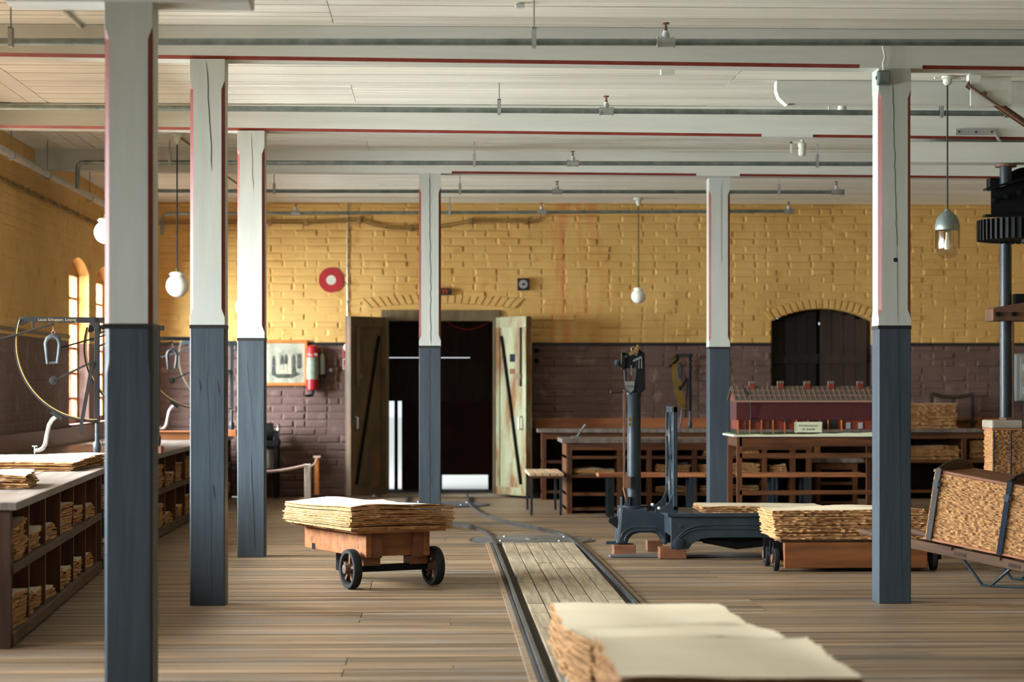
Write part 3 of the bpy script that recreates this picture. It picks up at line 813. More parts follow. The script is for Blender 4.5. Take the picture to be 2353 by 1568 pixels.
obj('cable', MB().tube([(p[0]+.004,p[1],p[2]-.028) for p in pts], .009, 6), MATS['cable_brown'], t)
for k in range(0, 96, 6): obj('clip', B(.0,.024,k*.11-.008,k*.11+.008,-.042,.010), MATS['cable_brown'], t)
# cable along the back wall under the last pipe
t = thing('wall_cable', 'ochre-painted twin cable clipped along the top of the back wall', 'cable', (at_y(620,508,YB).x, YB, at_y(620,508,YB).z))
o0 = Vector(t.location)
cp = [(360,510),(480,509),(620,508),(700,509),(760,507),(830,503),(860,514),(900,521),(960,522),(1000,520),(1040,514),(1085,505),(1130,505),(1200,505),(1225,508),(1240,503),(1243,495)]
for dz_ in (0, -.03):
    obj('cable', MB().tube([at_y(a,b,YB)-o0+Vector((0,-.03,dz_)) for a,b in cp], .009, 6), MATS['cable_brown'], t, smooth=True)
for a,b in ((620,508),(703,509),(826,504),(943,521),(1080,506),(1208,506)):
    q = at_y(a,b,YB)-o0; obj('clip', B(q.x-.02,q.x+.02,-.045,0,q.z-.055,q.z+.02), MATS['cable_brown'], t)
q = at_y(798,470,YB); z_b = at_y(798,800,YB).z
t = thing('wall_conduit', 'thin pale conduit running down the yellow wall to the fire alarm', 'conduit', (q.x, YB, z_b))
obj('conduit', MB().tube([(0,-.018,0),(0,-.018,q.z-z_b)], .007, 6), MATS['galvanised_light'], t)
for k in range(8): obj('clip', B(-.012,.012,-.028,0,.1+k*.21,.12+k*.21), MATS['galvanised_light'], t)

# ------------------------------------------------------------------ lamps
def globe_lamp(label, px, py, zc, r, neck=True):
    c = at(px, py, zc)
    t = thing('pendant_lamp', label, 'lamp', (c.x, c.y, c.z-r), 0, 'opal globe pendant lamps')
    prof = [(0.0,-r)] + [(r*math.cos(a), r*math.sin(a)) for a in [rad(-80+10*k) for k in range(15)]]
    prof = [p for p in prof if p[1] < r*.80] + [(r*.58,r*.80),(r*.58,r*.86),(r*.68,r*.92),(r*.70,r*1.02),(r*.62,r*1.14),(r*.40,r*1.22),(0,r*1.24)]
    obj('globe', MB().lathe([(a,b+r) for a,b in prof], 28), MATS['opal_glass'], t, smooth=True)
    obj('holder', MB().lathe([(.022,r*2.22),(.020,r*2.34),(.012,r*2.42),(.010,r*2.52),(.005,r*2.56)], 14), MATS['brass'], t, smooth=True)
    obj('cord', MB().tube([(0,0,r*2.5),(0,0,ZC-(c.z-r))], .0065, 6), MATS['cord_black'], t)
    zt = ZC-(c.z-r)
    obj('ceiling_rose', MB().lathe([(.015,zt-.09),(.03,zt-.06),(.03,zt-.03),(.055,zt-.02),(.055,zt)], 14), MATS['white_paint'], t, smooth=True)
globe_lamp('white globe lamp hanging between the two nearest posts', 407, 657, 18.3, .097)
globe_lamp('white globe lamp half hidden behind the nearest post', 243, 534, 17.0, .092)
globe_lamp('small white globe lamp hanging before the yellow back wall', 1467, 681, 24.6, .082)
globe_lamp('white globe lamp almost hidden behind the third post', 559, 705, 24.2, .088)
c = at(2177, 595, 14.9)
t = thing('bulkhead_lamp', 'explosion-proof pendant lamp with grey dome and ribbed glass jar', 'lamp', tuple(c))
r = .082
def zz(py): return (595-py)/FOC*14.9
glass = [(0.0,0)]+[(r*.97*math.sin(a), .075-.075*math.cos(a)) for a in [rad(10*k) for k in range(1,10)]]+[(r*.97,zz(528))]
obj('glass_jar', MB().lathe(glass, 32, cap=False), MATS['lamp_glass'], t, smooth=True)
for k in range(24):
    a = 2*math.pi*k/24
    obj('glass_rib', MB().bar((r*.98*math.cos(a),r*.98*math.sin(a),.07),(r*.98*math.cos(a),r*.98*math.sin(a),zz(530)),.006), MATS['lamp_glass'], t)
obj('dome', MB().lathe([(r*1.02,zz(529)),(r*1.04,zz(522)),(r*1.0,zz(516)),(r*.93,zz(507)),(r*.80,zz(499)),(r*.60,zz(492)),(r*.38,zz(488)),(.022,zz(485)),(.018,zz(481)),(0,zz(480))], 28), MATS['galvanised'], t, smooth=True)
obj('bulb', MB().lathe([(0,.06),(.02,.065),(.028,.09),(.02,.12),(.012,.14),(.012,.18)], 14), MATS['opal_glass'], t, smooth=True)
obj('cord', MB().tube([(0,0,zz(482)),(0,0,ZC-c.z)], .006, 6), MATS['cord_black'], t)
zt = ZC-c.z
obj('ceiling_rose', MB().lathe([(.015,zt-.06),(.03,zt-.045),(.032,zt-.02),(.05,zt-.015),(.05,zt)], 14).box(-.09,.09,-.015,.015,zt-.016,zt-.004), MATS['white_paint'], t)
# small fittings under the ceiling
for px, py, lab, s in ((1533,157,'small white junction block under the nearest beam',.045),(2238,171,'white junction block on the ceiling beside the hanging lamp',.045),(1195,8,'small white knob at the top edge of the boarded ceiling',.025),(1135,253,'small white insulator under the ceiling near a pipe hanger',.03)):
    zcc = (ZC-CAMZ)*FOC/(HOR-py); c = at(px,py,zcc)
    o = obj('ceiling_fitting', MB().box(-s,s,-s*.7,s*.7,-s*1.0,-.004).box(-s*.7,s*.7,-s*.5,s*.5,-.006,0.002), MATS['white_paint'], bevel=.006); o.location = (c.x,c.y,ZC); tag(o, lab, 'fitting')
for px, py, zc_, lab in ((1843,322,18.6,'corroded white socket hanging under the middle beam'),(1935,222,15.7,'corroded white socket hanging beside the right post')):
    c = at(px,py,zc_)
    t = thing('lamp_socket', lab, 'socket', (c.x,c.y,ZC))
    obj('socket_body', MB().lathe([(.012,-.16),(.03,-.15),(.034,-.11),(.028,-.09),(.036,-.08),(.036,-.05),(.015,-.03),(.015,0)], 12), MATS['white_paint'], t, smooth=True)
    obj('side_stub', MB().box(-.10,.02,-.01,.01,-.05,-.035).box(-.10,-.085,-.01,.01,-.13,-.035), MATS['white_paint'], t)
o = obj('ceiling_cable', MB().tube([at(125+75*k/12, 0+72*(k/12)**1.1, 10550/(884-(0+72*(k/12)**1.1))) - Vector((0,0,.015)) for k in range(13)], .012, 7), MATS['white_paint'])
tag(o, 'wavy white cable slanting across the ceiling at upper left', 'cable')
o = obj('ceiling_cable', MB().tube([at(410,310,18.4)-Vector((0,0,.01)), at(440,335,18.9)-Vector((0,0,.0)), at(520,400,21.0)-Vector((0,0,.02)), at(545,415,21.6)-Vector((0,0,.03))], .010, 6), MATS['cable_brown'])
tag(o, 'dark cable slanting across the ceiling behind the second post', 'cable')
t = thing('junction_box', 'grey metal junction box with cable at the top of the right post', 'junction box', (at_y(2028,197,12.83).x, 12.83, at_y(2028,197,12.83).z))
obj('case', MB().box(-.037,.037,-.05,-.001,0,.085), MATS['galvanised'], t, bevel=.005)
obj('lid', MB().box(-.030,.030,-.056,-.05,.010,.075), MATS['galvanised'], t, bevel=.003)
obj('cable', MB().tube([(.0,-.03,.085),(-.002,-.03,.13),(.008,-.03,.16),(.004,-.03,.19),(-.006,-.03,.24)], .008, 7), MATS['white_paint'], t, smooth=True)
for s in (-1,1): obj('lug', B(s*.037-.006,s*.037+.006,-.02,-.001,.035,.055), MATS['galvanised'], t)

# ------------------------------------------------------------------ pulp sheets
def sheet_stack(name, label, W, D, H, N, loc, rotz=0, wave=.012, jit=.010, per=26, edge='pulp_edge', top='pulp_top', curl=0.0, seed=1, cat='pulp stack', group=None, drift=(0,0), parent=None):
    q = random.Random(seed)
    nx = max(6, int(per*W/max(W,D))); ny = max(6, int(per*D/max(W,D)))
    base = [(-W/2+W*k/nx,-D/2) for k in range(nx)]+[(W/2,-D/2+D*k/ny) for k in range(ny)]+[(W/2-W*k/nx,D/2) for k in range(nx)]+[(-W/2,D/2-D*k/ny) for k in range(ny)]
    nrm = [(0,-1)]*nx+[(1,0)]*ny+[(0,1)]*nx+[(-1,0)]*ny
    n = len(base); pitch = H/N
    ph = [q.uniform(0,6.28) for _ in range(4)]
    def wz(x, y, k):
        f = .25+.75*k/N
        v = wave*f*(math.sin(x/W*5.2+ph[0])*.7+math.sin(y/D*4.1+ph[1])*.6+.4*math.sin(x/W*9+y/D*3+ph[2]))
        e = max(abs(x)/W, abs(y)/D)*2
        return v + curl*f*max(0, e-.72)**2*8
    mb = MB(); topmb = MB()
    for k in range(N):
        ox, oy = q.uniform(-1,1)*jit*.8+drift[0]*k/N, q.uniform(-1,1)*jit*.8+drift[1]*k/N
        l2 = [q.uniform(0,6.28) for _ in range(2)]
        outer = []
        for (x,y),(a,b) in zip(base, nrm):
            d = q.uniform(-1,.6)*jit*.8 + jit*.5*math.sin((x+y)*14+l2[0])
            outer.append((x+ox+a*d, y+oy+b*d))
        z0 = k*pitch; th = pitch*q.uniform(.62,.86)
        wl = q.uniform(-.25,.25)*pitch
        T_ = [(x,y,z0+th+wz(x,y,k)+wl) for x,y in outer]; Bt = [(x,y,z0+wz(x,y,k)+wl) for x,y in outer]
        if k == 0: Bt = [(x,y,0.0) for x,y in outer]
        In = [(x*.86,y*.86,z0+th+wz(x*.86,y*.86,k)+wl*.2) for x,y in outer]
        last = k == N-1
        vs = T_+Bt+([] if last else In)
        fs = [(i,(i+1)%n,n+(i+1)%n,n+i) for i in range(n)]
        if not last: fs += [(i,2*n+i,2*n+(i+1)%n,(i+1)%n) for i in range(n)]
        fs.append(tuple(n+i for i in range(n))) if k == 0 else None
        mb.add(vs, [f for f in fs if f])
        if last:
            rings = [1,.96,.88,.76,.62,.46,.30,.14]
            vs = []
            for f in rings: vs += [(x*f,y*f,z0+th+wz(x*f,y*f,k)+wl+.0008) for x,y in outer]
            vs.append((0,0,z0+th+wz(0,0,k)+wl))
            fs = []
            for r_ in range(len(rings)-1):
                fs += [(r_*n+i,r_*n+(i+1)%n,(r_+1)*n+(i+1)%n,(r_+1)*n+i) for i in range(n)]
            m_ = len(rings)-1
            fs += [(m_*n+i,m_*n+(i+1)%n,len(vs)-1) for i in range(n)]
            topmb.add(vs, fs)
    if parent is None:
        t = thing(name, label, cat, loc, rotz, group)
    else:
        t = parent
    a = obj('sheet_layers', mb, MATS[edge], t, kind='stuff'); b = obj('top_sheet', topmb, MATS[top], t, smooth=True)
    if parent is not None:
        for o in (a, b): o.location = loc; o.rotation_euler = (0,0,rotz)
    return t
# small shared bundles for pigeonholes
def bundle_mesh(seed, W, D, H, N):
    t = sheet_stack('x', 'x', W, D, H, N, (0,0,0), 0, wave=.016, jit=.016, per=18, curl=.012, seed=seed)
    ch = list(t.children); ms = [c.data for c in ch]
    for c in ch: bpy.data.objects.remove(c)
    bpy.data.objects.remove(t)
    return ms
BUN = [bundle_mesh(100+k, .50, .56, h, n) for k, (h, n) in enumerate(((.15,11),(.11,9),(.07,6),(.035,3),(.19,14),(.09,7)))]
def bundle(kind, loc, rotz, label, group, tilt=0.0):
    t = thing('pulp_bundle', label, 'pulp bundle', loc, rotz, group)
    t.rotation_euler = (tilt, 0, rotz)
    for nm, me in zip(('sheet_layers','top_sheet'), BUN[kind]):
        o = link(nm, me, None, t)
        if nm == 'sheet_layers': o['kind'] = 'stuff'
    return t

# ------------------------------------------------------------------ long sorting counters on the left
def counter(label, org, rotz, length, first, bay, nb, back=1.25, edgem='counter_edge', plan=(), grp='', edge_word=''):
    """front face along local +y at x=0, depth to -x"""
    t = thing('sorting_counter', label, 'counter', (org[0],org[1],0), rotz)
    zt = .722
    nbd = 4
    for k in range(nbd):
        x1 = -back*k/nbd+.03 if k == 0 else -back*k/nbd-.002
        obj('worktop_plank', B(-back*(k+1)/nbd+.002, x1, -.03, length, zt-.042, zt-R.uniform(0,.002)), MATS['counter_top'], t, bevel=.004)
    obj('upstand', B(-back-.03, -back, 0, length, zt-.01, zt+.16), MATS['wood_redx'], t)
    obj('middle_shelf', B(-.62, .012, 0, length, .365, .410), MATS['counter_edge'], t, bevel=.004)
    obj('bottom_shelf', B(-.62, .012, 0, length, .012, .075), MATS['counter_edge'], t, bevel=.004)
    obj('back_panel', B(-.66, -.62, 0, length, .0, zt-.042), MATS['wood_dark'], t)
    ys = [0.0]+[first+bay*k for k in range(nb)]
    ys = [v for v in ys if v < length-.05]+[length-.03]
    for yv in ys:
        for z0,z1 in ((.075,.365),(.410,zt-.042)):
            obj('partition', B(-.61, -.008, yv, yv+.026, z0, z1), MATS['wood_red'], t)
    for yv in (0.0, length-.05): obj('end_panel', B(-.62,-.004,yv-.012 if yv == 0 else yv+.03,yv+.05,0.0,zt-.042), MATS['wood_dark'], t)
    i = 0
    M_ = Matrix.Translation((org[0],org[1],0)) @ Matrix.Rotation(rotz,4,'Z')
    for row, z in ((0,.412),(1,.077)):
        for b in range(len(ys)-1):
            k = plan[row][b] if b < len(plan[row]) else None
            if k is None: continue
            c = M_ @ Vector((-.30+R.uniform(-.02,.015), (ys[b]+.026+ys[b+1])/2, z))
            o = bundle(k, c, rotz+rad(90)+R.uniform(-.06,.06), 'wavy pulp bundle, %s row of %s counter, %s bay from near end' % ('upper' if row == 0 else 'lower', edge_word, ORD[b]), grp)
    return t
ca = math.atan2(.24, 4.4)
counter('long wooden pigeonhole counter in the left foreground, scuffed grey top', (-2.09,10.8), ca, 4.40, .70, .70, 7, 1.22, plan=((4,5,2,0,1,2),(0,1,3,1,1,2)), grp='pulp bundles in the near counter', edge_word='near')
counter('farther wooden pigeonhole counter running to the back wall behind the posts', (-2.345,15.35), 0.0, 9.7, .60, .76, 13, 1.2, plan=((0,1,4,0,4,1,0,4,1,0,4,1,0),(1,0,2,1,4,2,1,0,5,2,1,0,1)), grp='pulp bundles in the far counter', edge_word='far')
# piles on the near counter
c = ground(120, 1080, .724)
sheet_stack('pulp_stack', 'broad pile of pulp sheets under the near quadrant scale', 1.08, 1.5, .062, 8, (-2.96, 15.35, .724), 0, wave=.012, jit=.014, per=34, curl=.004, seed=31)
sheet_stack('pulp_stack', 'rough pulp bundle at the very left corner of the near counter', .85, .70, .075, 8, (-2.72, 12.42, .724), .1, wave=.014, jit=.02, per=26, curl=.012, seed=32)

# ------------------------------------------------------------------ quadrant scales
def quadrant(label, foot, rotz, full=True, text=False, mcol='iron_black', s=1.0, band=1.5):
    """x to the right along the dial plane, column foot at x=0; measured from the near scale"""
    t = thing('quadrant_scale', label, 'scale', foot, rotz, 'quadrant paper scales')
    K = 16.2/FOC*s
    def p(px, py): return ((px-222)*K, (1044-py)*K)
    def P3(px, py, y=0.0): a = p(px,py); return (a[0], y, a[1])
    d = .012
    fr = MB()
    fr.prism([p(50,729),p(240,731),p(240,744),p(50,741)], -d, d)
    fr.prism([p(217,731),p(229,731),p(229,972),p(217,972)], -d, d)
    fr.prism([p(205,742),p(218,742),p(218,756)], -d, d)
    fr.prism([p(46,729),p(66,741),p(50,749),p(44,748)], -d, d)
    obj('frame', fr, MATS[mcol], t, bevel=.003*s)
    cx, cy = 215, 788
    def arc(r): return [p(cx+r*math.cos(a), cy-r*math.sin(a)) for a in [rad(163+ (273-163)*k/28) for k in range(29)]]
    obj('arc', MB().ribbon(arc(183), arc(178), -d, d), MATS[mcol], t)
    obj('scale_band', MB().ribbon(arc(178), arc(176.4), -d*band, d*band), MATS['brass'], t)
    lv = MB(); lv.bar(P3(128,874,-.02), P3(212,834,-.02), 9*K, .012).bar(P3(214,832,-.02), P3(184,1000,-.02), 8*K, .010)
    obj('pendulum', lv, MATS[mcol], t)
    Mh = Matrix.Translation(P3(125,876,-.03)) @ Matrix.Rotation(rad(90),4,'X')
    obj('counterweight', MB().lathe([(10*K,-.012),(10*K,.012),(3*K,.014),(3*K,.02),(0,.02)], 16, Mh), MATS[mcol], t)
    obj('lever_beam', MB().bar(P3(-22,788,-.035), P3(126,746,-.035), 12*K, .012).box(p(75,0)[0],p(79,0)[0],-.03,-.02,p(0,754)[1],p(0,740)[1]), MATS[mcol], t, bevel=.002)
    obj('hook_link', MB().tube([P3(125,748,-.035),P3(125,762,-.035)], .004, 6).tube([P3(125+4*math.sin(a),765-4*math.cos(a),-.035) for a in [k*math.pi/5 for k in range(10)]], .003, 6, closed=True), MATS['valve_red'], t)
    sh = [P3(112,838,-.035),P3(110,812,-.035),P3(108,790,-.035),P3(112,780,-.035),P3(124,772,-.035),P3(136,779,-.035),P3(140,792,-.035),P3(138,812,-.035),P3(134,836,-.035)]
    obj('shackle', MB().tube(sh, [4*K,5*K,5.5*K,6*K,6*K,6*K,5.5*K,5*K,4*K], 8).bar(P3(110,836,-.035), P3(138,834,-.035), 5*K), MATS['iron_blue'], t, smooth=True)
    leg = [P3(131,957),P3(120,966),P3(113,978),P3(108,1000),P3(104,1022),P3(98,1032),P3(90,1036),P3(82,1036)]
    obj('leg', MB().tube(leg, 5*K, 8).tube([P3(80,1044),P3(80,1026)], .007*s, 8).tube([P3(74,1027),P3(86,1027)], .006, 6), MATS['steel_bright'], t, smooth=True)
    obj('leg_clamp', MB().bar(P3(118,948), P3(143,964), 10*K, .03), MATS[mcol], t)
    obj('column_foot', MB().tube([P3(223,974),P3(223,1018)], 5*K, 10).tube([P3(223,1016),P3(223,1021),P3(223,1036),P3(223,1044)], [7*K,9*K,9*K,6*K], 12), MATS['iron_blue'], t, smooth=True)
    obj('stub', MB().bar(P3(229,766), P3(246,762), 7*K, .014).bar(P3(229,796), P3(246,790), 7*K, .014), MATS[mcol], t)
    if text:
        cu = bpy.data.curves.new('lettering', 'FONT'); cu.body = 'Louis Schopper, Leipzig'; cu.size = .030*s; cu.align_x = 'CENTER'
        o = bpy.data.objects.new('lettering', cu); COL.objects.link(o)
        dg = bpy.context.evaluated_depsgraph_get(); me = bpy.data.meshes.new_from_object(o.evaluated_get(dg)); bpy.data.objects.remove(o)
        o = link('lettering', me, MATS['text_gold'], t); o.location = ((132-222)*K, -d-.0008, (738-0)*0+(1044-739)*K); o.rotation_euler = (rad(90),0,0)
    return t
c = at(222,1044,16.2)
q1 = quadrant('near quadrant paper scale, dark iron, standing on the pulp pile at the left', (c.x,c.y,.785), -YAW, text=True)
c = at(222,1044,16.2)
c2 = at(361, 1030, 18.3)
o = obj('wood_block', MB().box(-.045,.045,-.07,.07,0,.06), MATS['wood_block'], bevel=.004); o.location = (c2.x,c2.y,.722); tag(o, 'small brown wood block under a scale foot beside the nearest post', 'block')
quadrant('quadrant paper scale mostly hidden behind the nearest post', (c2.x,c2.y,.782), -YAW+.02)
c3 = at(464, 990, 23.0)
bx = obj('balance_box', MB().box(-.50,.20,-.22,.22,0,.075).box(-.52,.22,-.24,.24,.075,.085), MATS['wood_cart'], bevel=.004); bx.location = (c3.x,c3.y,.722)
tag(bx, 'flat pale box lying on the far counter under a quadrant scale', 'box')
quadrant('quadrant paper scale seen between the two nearest posts', (c3.x,c3.y,.807), -YAW, s=.98)
c4 = at(532, 995, 24.3)
bx = obj('balance_box', MB().box(-.09,.06,-.08,.08,0,.07), MATS['wood_orange'], bevel=.004); bx.location = (c4.x,c4.y,.722)
tag(bx, 'small orange wood block under the scale behind the second post', 'block')
quadrant('blue-grey quadrant scale between the second and third posts', (c4.x,c4.y,.792), -YAW, mcol='iron_blue', s=.98)
def text_mesh(body, size, m, parent, loc, rot=(rad(90),0,0), align='CENTER', ext=0.0005, name='lettering', shear=0.0):
    cu = bpy.data.curves.new(name, 'FONT'); cu.body = body; cu.size = size; cu.align_x = align; cu.align_y = 'CENTER'; cu.extrude = ext; cu.shear = shear
    o = bpy.data.objects.new(name, cu); COL.objects.link(o)
    dg = bpy.context.evaluated_depsgraph_get(); me = bpy.data.meshes.new_from_object(o.evaluated_get(dg)); bpy.data.objects.remove(o)
    o = link(name, me, None, parent)
    me.materials.clear(); me.materials.append(m)
    o.location = loc; o.rotation_euler = rot
    return o
RX = Matrix.Rotation(rad(90),4,'X')          # lathe axis z -> faces the room (-y)
# ------------------------------------------------------------------ things on the back wall
YW = YB-.012
k = YW/FOC*1.0
c = at_y(761,644,YW)
t = thing('ring_sign', 'round red disc with pale centre painted on the yellow wall', 'sign', (c.x,YW,c.z))
obj('disc', MB().lathe([(28.5*k,0),(28.5*k,.006),(28*k,.008),(11*k,.008)], 40, RX, cap=False), MATS['ring_red'], t)
obj('centre', MB().lathe([(11.2*k,.007),(11*k,.009),(0,.009)], 32, RX), MATS['white_paint'], t)
c = at_y(1202,654,YW)
t = thing('wall_meter', 'small square black meter with grey dial on the yellow wall', 'meter', (c.x,YW,c.z))
obj('case', MB().box(-13.5*k,13.5*k,-.05,.01,-14*k,14*k), MATS['black_paint'], t, bevel=.006)
obj('dial', MB().lathe([(10*k,.05),(10*k,.056),(0,.056)], 28, RX), MATS['dial_grey'], t)
obj('needle', MB().lathe([(3.2*k,.056),(3*k,.062),(0,.062)], 12, RX).box(0,6*k,-.062,-.056,-.004,.004), MATS['black_paint'], t)
c = at_y(1010,671,YW)
t = thing('number_sign', 'small black sign with dim orange characters beside the middle post', 'sign', (c.x,YW,c.z))
obj('case', MB().box(-27*k,27*k,-.04,.01,-8*k,8*k), MATS['black_paint'], t, bevel=.004)
text_mesh('59', 14*k, MATS['text_orange'], t, (12*k,-.041,0)); text_mesh("'", 14*k, MATS['text_orange'], t, (22.5*k,-.041,0))
# framed photograph
c0, c1 = at_y(572,887,YW), at_y(707,782,YW)
W_, H_ = c1.x-c0.x, c1.z-c0.z
t = thing('framed_photograph', 'old group photograph in an orange wooden frame on the back wall', 'picture', (c0.x,YW,c0.z))
f = .036
obj('frame', MB().box(0,W_,-.035,.0,0,f).box(0,W_,-.035,.0,H_-f,H_).box(0,f,-.035,.0,f,H_-f).box(W_-f,W_,-.035,.0,f,H_-f), MATS['frame_orange'], t, bevel=.006)
ph = obj('photo_print', MB().box(f,W_-f,-.018,.0,f,H_-f), MATS['photo_paper'], t)
obj('ground_shade', MB().prism([(W_*.38,H_*.24),(W_*.50,H_*.17),(W_*.74,H_*.17),(W_*.88,H_*.26),(W_*.80,H_*.31),(W_*.45,H_*.30)], -.020,-.018), MATS['photo_dark'], ph)
q = random.Random(5)
for i, fx in enumerate((.42,.50,.565,.63,.70,.765)):
    x = W_*fx; h0 = H_*.26; hh = H_*q.uniform(.34,.44)
    lt = i in (1,2,3,4)
    obj('printed_figure', MB().prism([(x-W_*.035,h0),(x+W_*.035,h0),(x+W_*.020,h0+hh*.55),(x-W_*.020,h0+hh*.55)], -.0215,-.018), MATS['photo_light' if lt else 'photo_dark'], ph)
    obj('printed_figure', MB().prism([(x-W_*.026,h0+hh*.5),(x+W_*.026,h0+hh*.5),(x+W_*.022,h0+hh*.82),(x+W_*.008,h0+hh),(x-W_*.008,h0+hh),(x-W_*.022,h0+hh*.82)], -.0225,-.018), MATS['photo_dark' if i % 3 != 1 else 'photo_light'], ph)
obj('printed_window', MB().box(W_*.82,W_*.90,-.020,-.018,H_*.38,H_*.70), MATS['photo_dark'], ph)
obj('printed_window', MB().box(W_*.45,W_*.55,-.020,-.018,H_*.74,H_*.84), MATS['photo_light'], ph)
# antique extinguisher
c = at_y(719,898,YW)
t = thing('fire_extinguisher', 'antique red conical fire extinguisher with green label hung on the back wall', 'fire extinguisher', (c.x,YW-.085,c.z))
def ez(py): return (898-py)*k
obj('body', MB().lathe([(.045,0),(.072,.01),(.074,.05),(.070,ez(862)),(.068,ez(800)),(.060,ez(797)),(.03,ez(794)),(0,ez(793))], 24), MATS['red_enamel'], t, smooth=True)
obj('paper_label', MB().lathe([(.0735,ez(872)),(.0725,ez(868)),(.0705,ez(826)),(.0705,ez(822))], 24, cap=False), MATS['label_green'], t, smooth=True)
obj('plunger', MB().tube([(0,0,.005),(0,0,-.03),(-.01,0,-.055),(-.04,-.02,-.06),(-.085,-.03,-.06)], [.02,.02,.016,.014,.012], 8), MATS['iron_black'], t, smooth=True)
obj('wall_hook', MB().box(-.02,.02,.05,.085,ez(830),ez(815)), MATS['iron_black'], t)
text_mesh('No 10', .045, MATS['white_paint'], t, (0.0,-.073,ez(816)))
c = at_y(741,870,YW)
t = thing('gas_cylinder', 'slim pale green gas cylinder hung beside the red extinguisher', 'gas cylinder', (c.x,YW-.05,c.z))
obj('body', MB().lathe([(.026,.04),(.030,.05),(.029,ez(820)-ez(870)),(.020,ez(816)-ez(870)),(.008,ez(813)-ez(870))], 18), MATS['cylinder_green'], t, smooth=True)
obj('foot', MB().lathe([(.030,0),(.031,.03),(.029,.05)], 18), MATS['black_paint'], t)
obj('valve', MB().lathe([(.008,.28),(.010,.30),(.006,.31),(.016,.325),(.012,.345),(0,.35)], 12), MATS['brass'], t, smooth=True)
obj('bracket', B(-.012,.012,.02,.05,.12,.15), MATS['iron_black'], t)
c = at_y(771,851,YW)
t = thing('wall_latch', 'dark iron latch bar with knob on the brown wall', 'latch', (c.x,YW,c.z))
obj('bar', MB().box(-.006,.012,-.02,.01,-26*k,26*k).box(-.02,.03,-.03,.01,-4*k,5*k), MATS['iron_rust'], t)
obj('knob', MB().lathe([(.015,0),(.015,.04),(.022,.05),(.018,.065),(0,.068)], 12, Matrix.Translation((-.05,0,0)) @ RX), MATS['steel_bright'], t, smooth=True)
c = at_y(799,812,YW)
t = thing('fire_alarm', 'red fire alarm call point with white ring on top', 'fire alarm', (c.x,YW,c.z))
obj('case', MB().box(-11*k,11*k,-.05,.01,-12*k,12*k), MATS['red_enamel'], t, bevel=.008)
obj('window', MB().box(-7*k,7*k,-.054,-.05,-3.5*k,3.5*k), MATS['black_paint'], t)
obj('ring', MB().tube([(7*k*math.cos(a),-.045,13*k+7*k*math.sin(a)) for a in [j*math.pi/8 for j in range(16)]], .014, 8, closed=True), MATS['white_plastic'], t, smooth=True)
c = at_y(799,837,YW)
t = thing('fire_alarm_sign', 'square red and white fire sign below the alarm', 'sign', (c.x,YW,c.z))
obj('plate', MB().box(-11*k,11*k,-.006,.01,-12*k,12*k), MATS['white_plastic'], t)
obj('red_field', MB().box(-9.6*k,9.6*k,-.0075,-.006,-10.5*k,10.5*k), MATS['red_enamel'], t)
obj('pictogram', MB().prism([(-7*k,-8*k),(1*k,-8*k),(1.5*k,-2*k),(-1*k,3*k),(-5*k,2*k)], -.009,-.0075).prism([(3*k,-5*k),(8.5*k,-7*k),(8.5*k,6*k),(4*k,7*k)], -.009,-.0075), MATS['white_plastic'], t)
c0 = at_y(2326,922,YW); c1 = at_y(2440,814,YW)
t = thing('wall_cabinet', 'grey metal cabinet on the back wall behind the press column', 'cabinet', (c0.x,YW,c0.z))
w_, h_ = c1.x-c0.x, c1.z-c0.z
obj('body', B(0,w_,-.16,.01,0,h_), MATS['cabinet_grey'], t, bevel=.01)
dr = obj('door', B(.05,w_-.03,-.172,-.16,.03,h_-.03), MATS['galvanised_light'], t, bevel=.004)
for z in (.13,h_-.16): obj('hinge', MB().tube([(.085,-.18,z-.04),(.085,-.18,z+.04)], .012, 8), MATS['steel_bright'], dr)
for px,py,lab in ((1233,830,'tiny dark wall socket on the brown wall beside the pale door leaf'),(1234,806,'tiny dark knob on the brown wall just under the black line')):
    c = at_y(px,py,YW); o = obj('wall_socket', MB().lathe([(.03,-.01),(.03,.03),(.02,.045),(0,.048)], 14, RX), MATS['iron_black'], smooth=True); o.location = (c.x,YW,c.z); tag(o, lab, 'socket')

# ------------------------------------------------------------------ rope barrier and bits by the back wall
c = ground(706,1158)
t = thing('barrier_post', 'pale wooden barrier post on a square block, rope tied to its top', 'barrier post', (c.x,c.y+.08,0))
obj('base', MB().box(-.09,.09,-.08,.08,0,.055), MATS['wood_grey'], t, bevel=.006)
obj('shaft', MB().box(-.034,.034,-.03,.03,.055,.43), MATS['barrier_white'], t, bevel=.004)
ptop = Vector((c.x,c.y+.08,.40))
c = at_y(728,1128,24.75)
t = thing('barrier_post', 'orange wooden barrier post nearer the wall', 'barrier post', (c.x,24.75,0))
obj('base', MB().box(-.10,.10,-.08,.08,0,.05), MATS['wood_dark'], t, bevel=.006)
obj('shaft', MB().box(-.024,.024,-.025,.025,.05,.48), MATS['frame_orange'], t, bevel=.004)
obj('cap', MB().box(-.04,.04,-.03,.03,.47,.49), MATS['rope'], t)
c2 = ground(560,1160)
t = thing('barrier_post', 'barrier post hidden behind the third timber post', 'barrier post', (c2.x,c2.y,0))
obj('base', MB().box(-.09,.09,-.08,.08,0,.055), MATS['wood_grey'], t); obj('shaft', MB().box(-.034,.034,-.03,.03,.055,.43), MATS['barrier_white'], t)
a = ptop+Vector((-.03,-.035,.015)); b = Vector((c2.x,c2.y-.035,.36))
o = obj('barrier_rope', MB().tube([a.lerp(b, j/10)-Vector((0,0,.03*math.sin(math.pi*j/10))) for j in range(11)], .014, 8), MATS['rope'], smooth=True); tag(o, 'pale rope strung between the barrier posts at the left', 'rope')
a = ptop+Vector((.03,.0,.0)); b = Vector((c.x,24.73,.46))
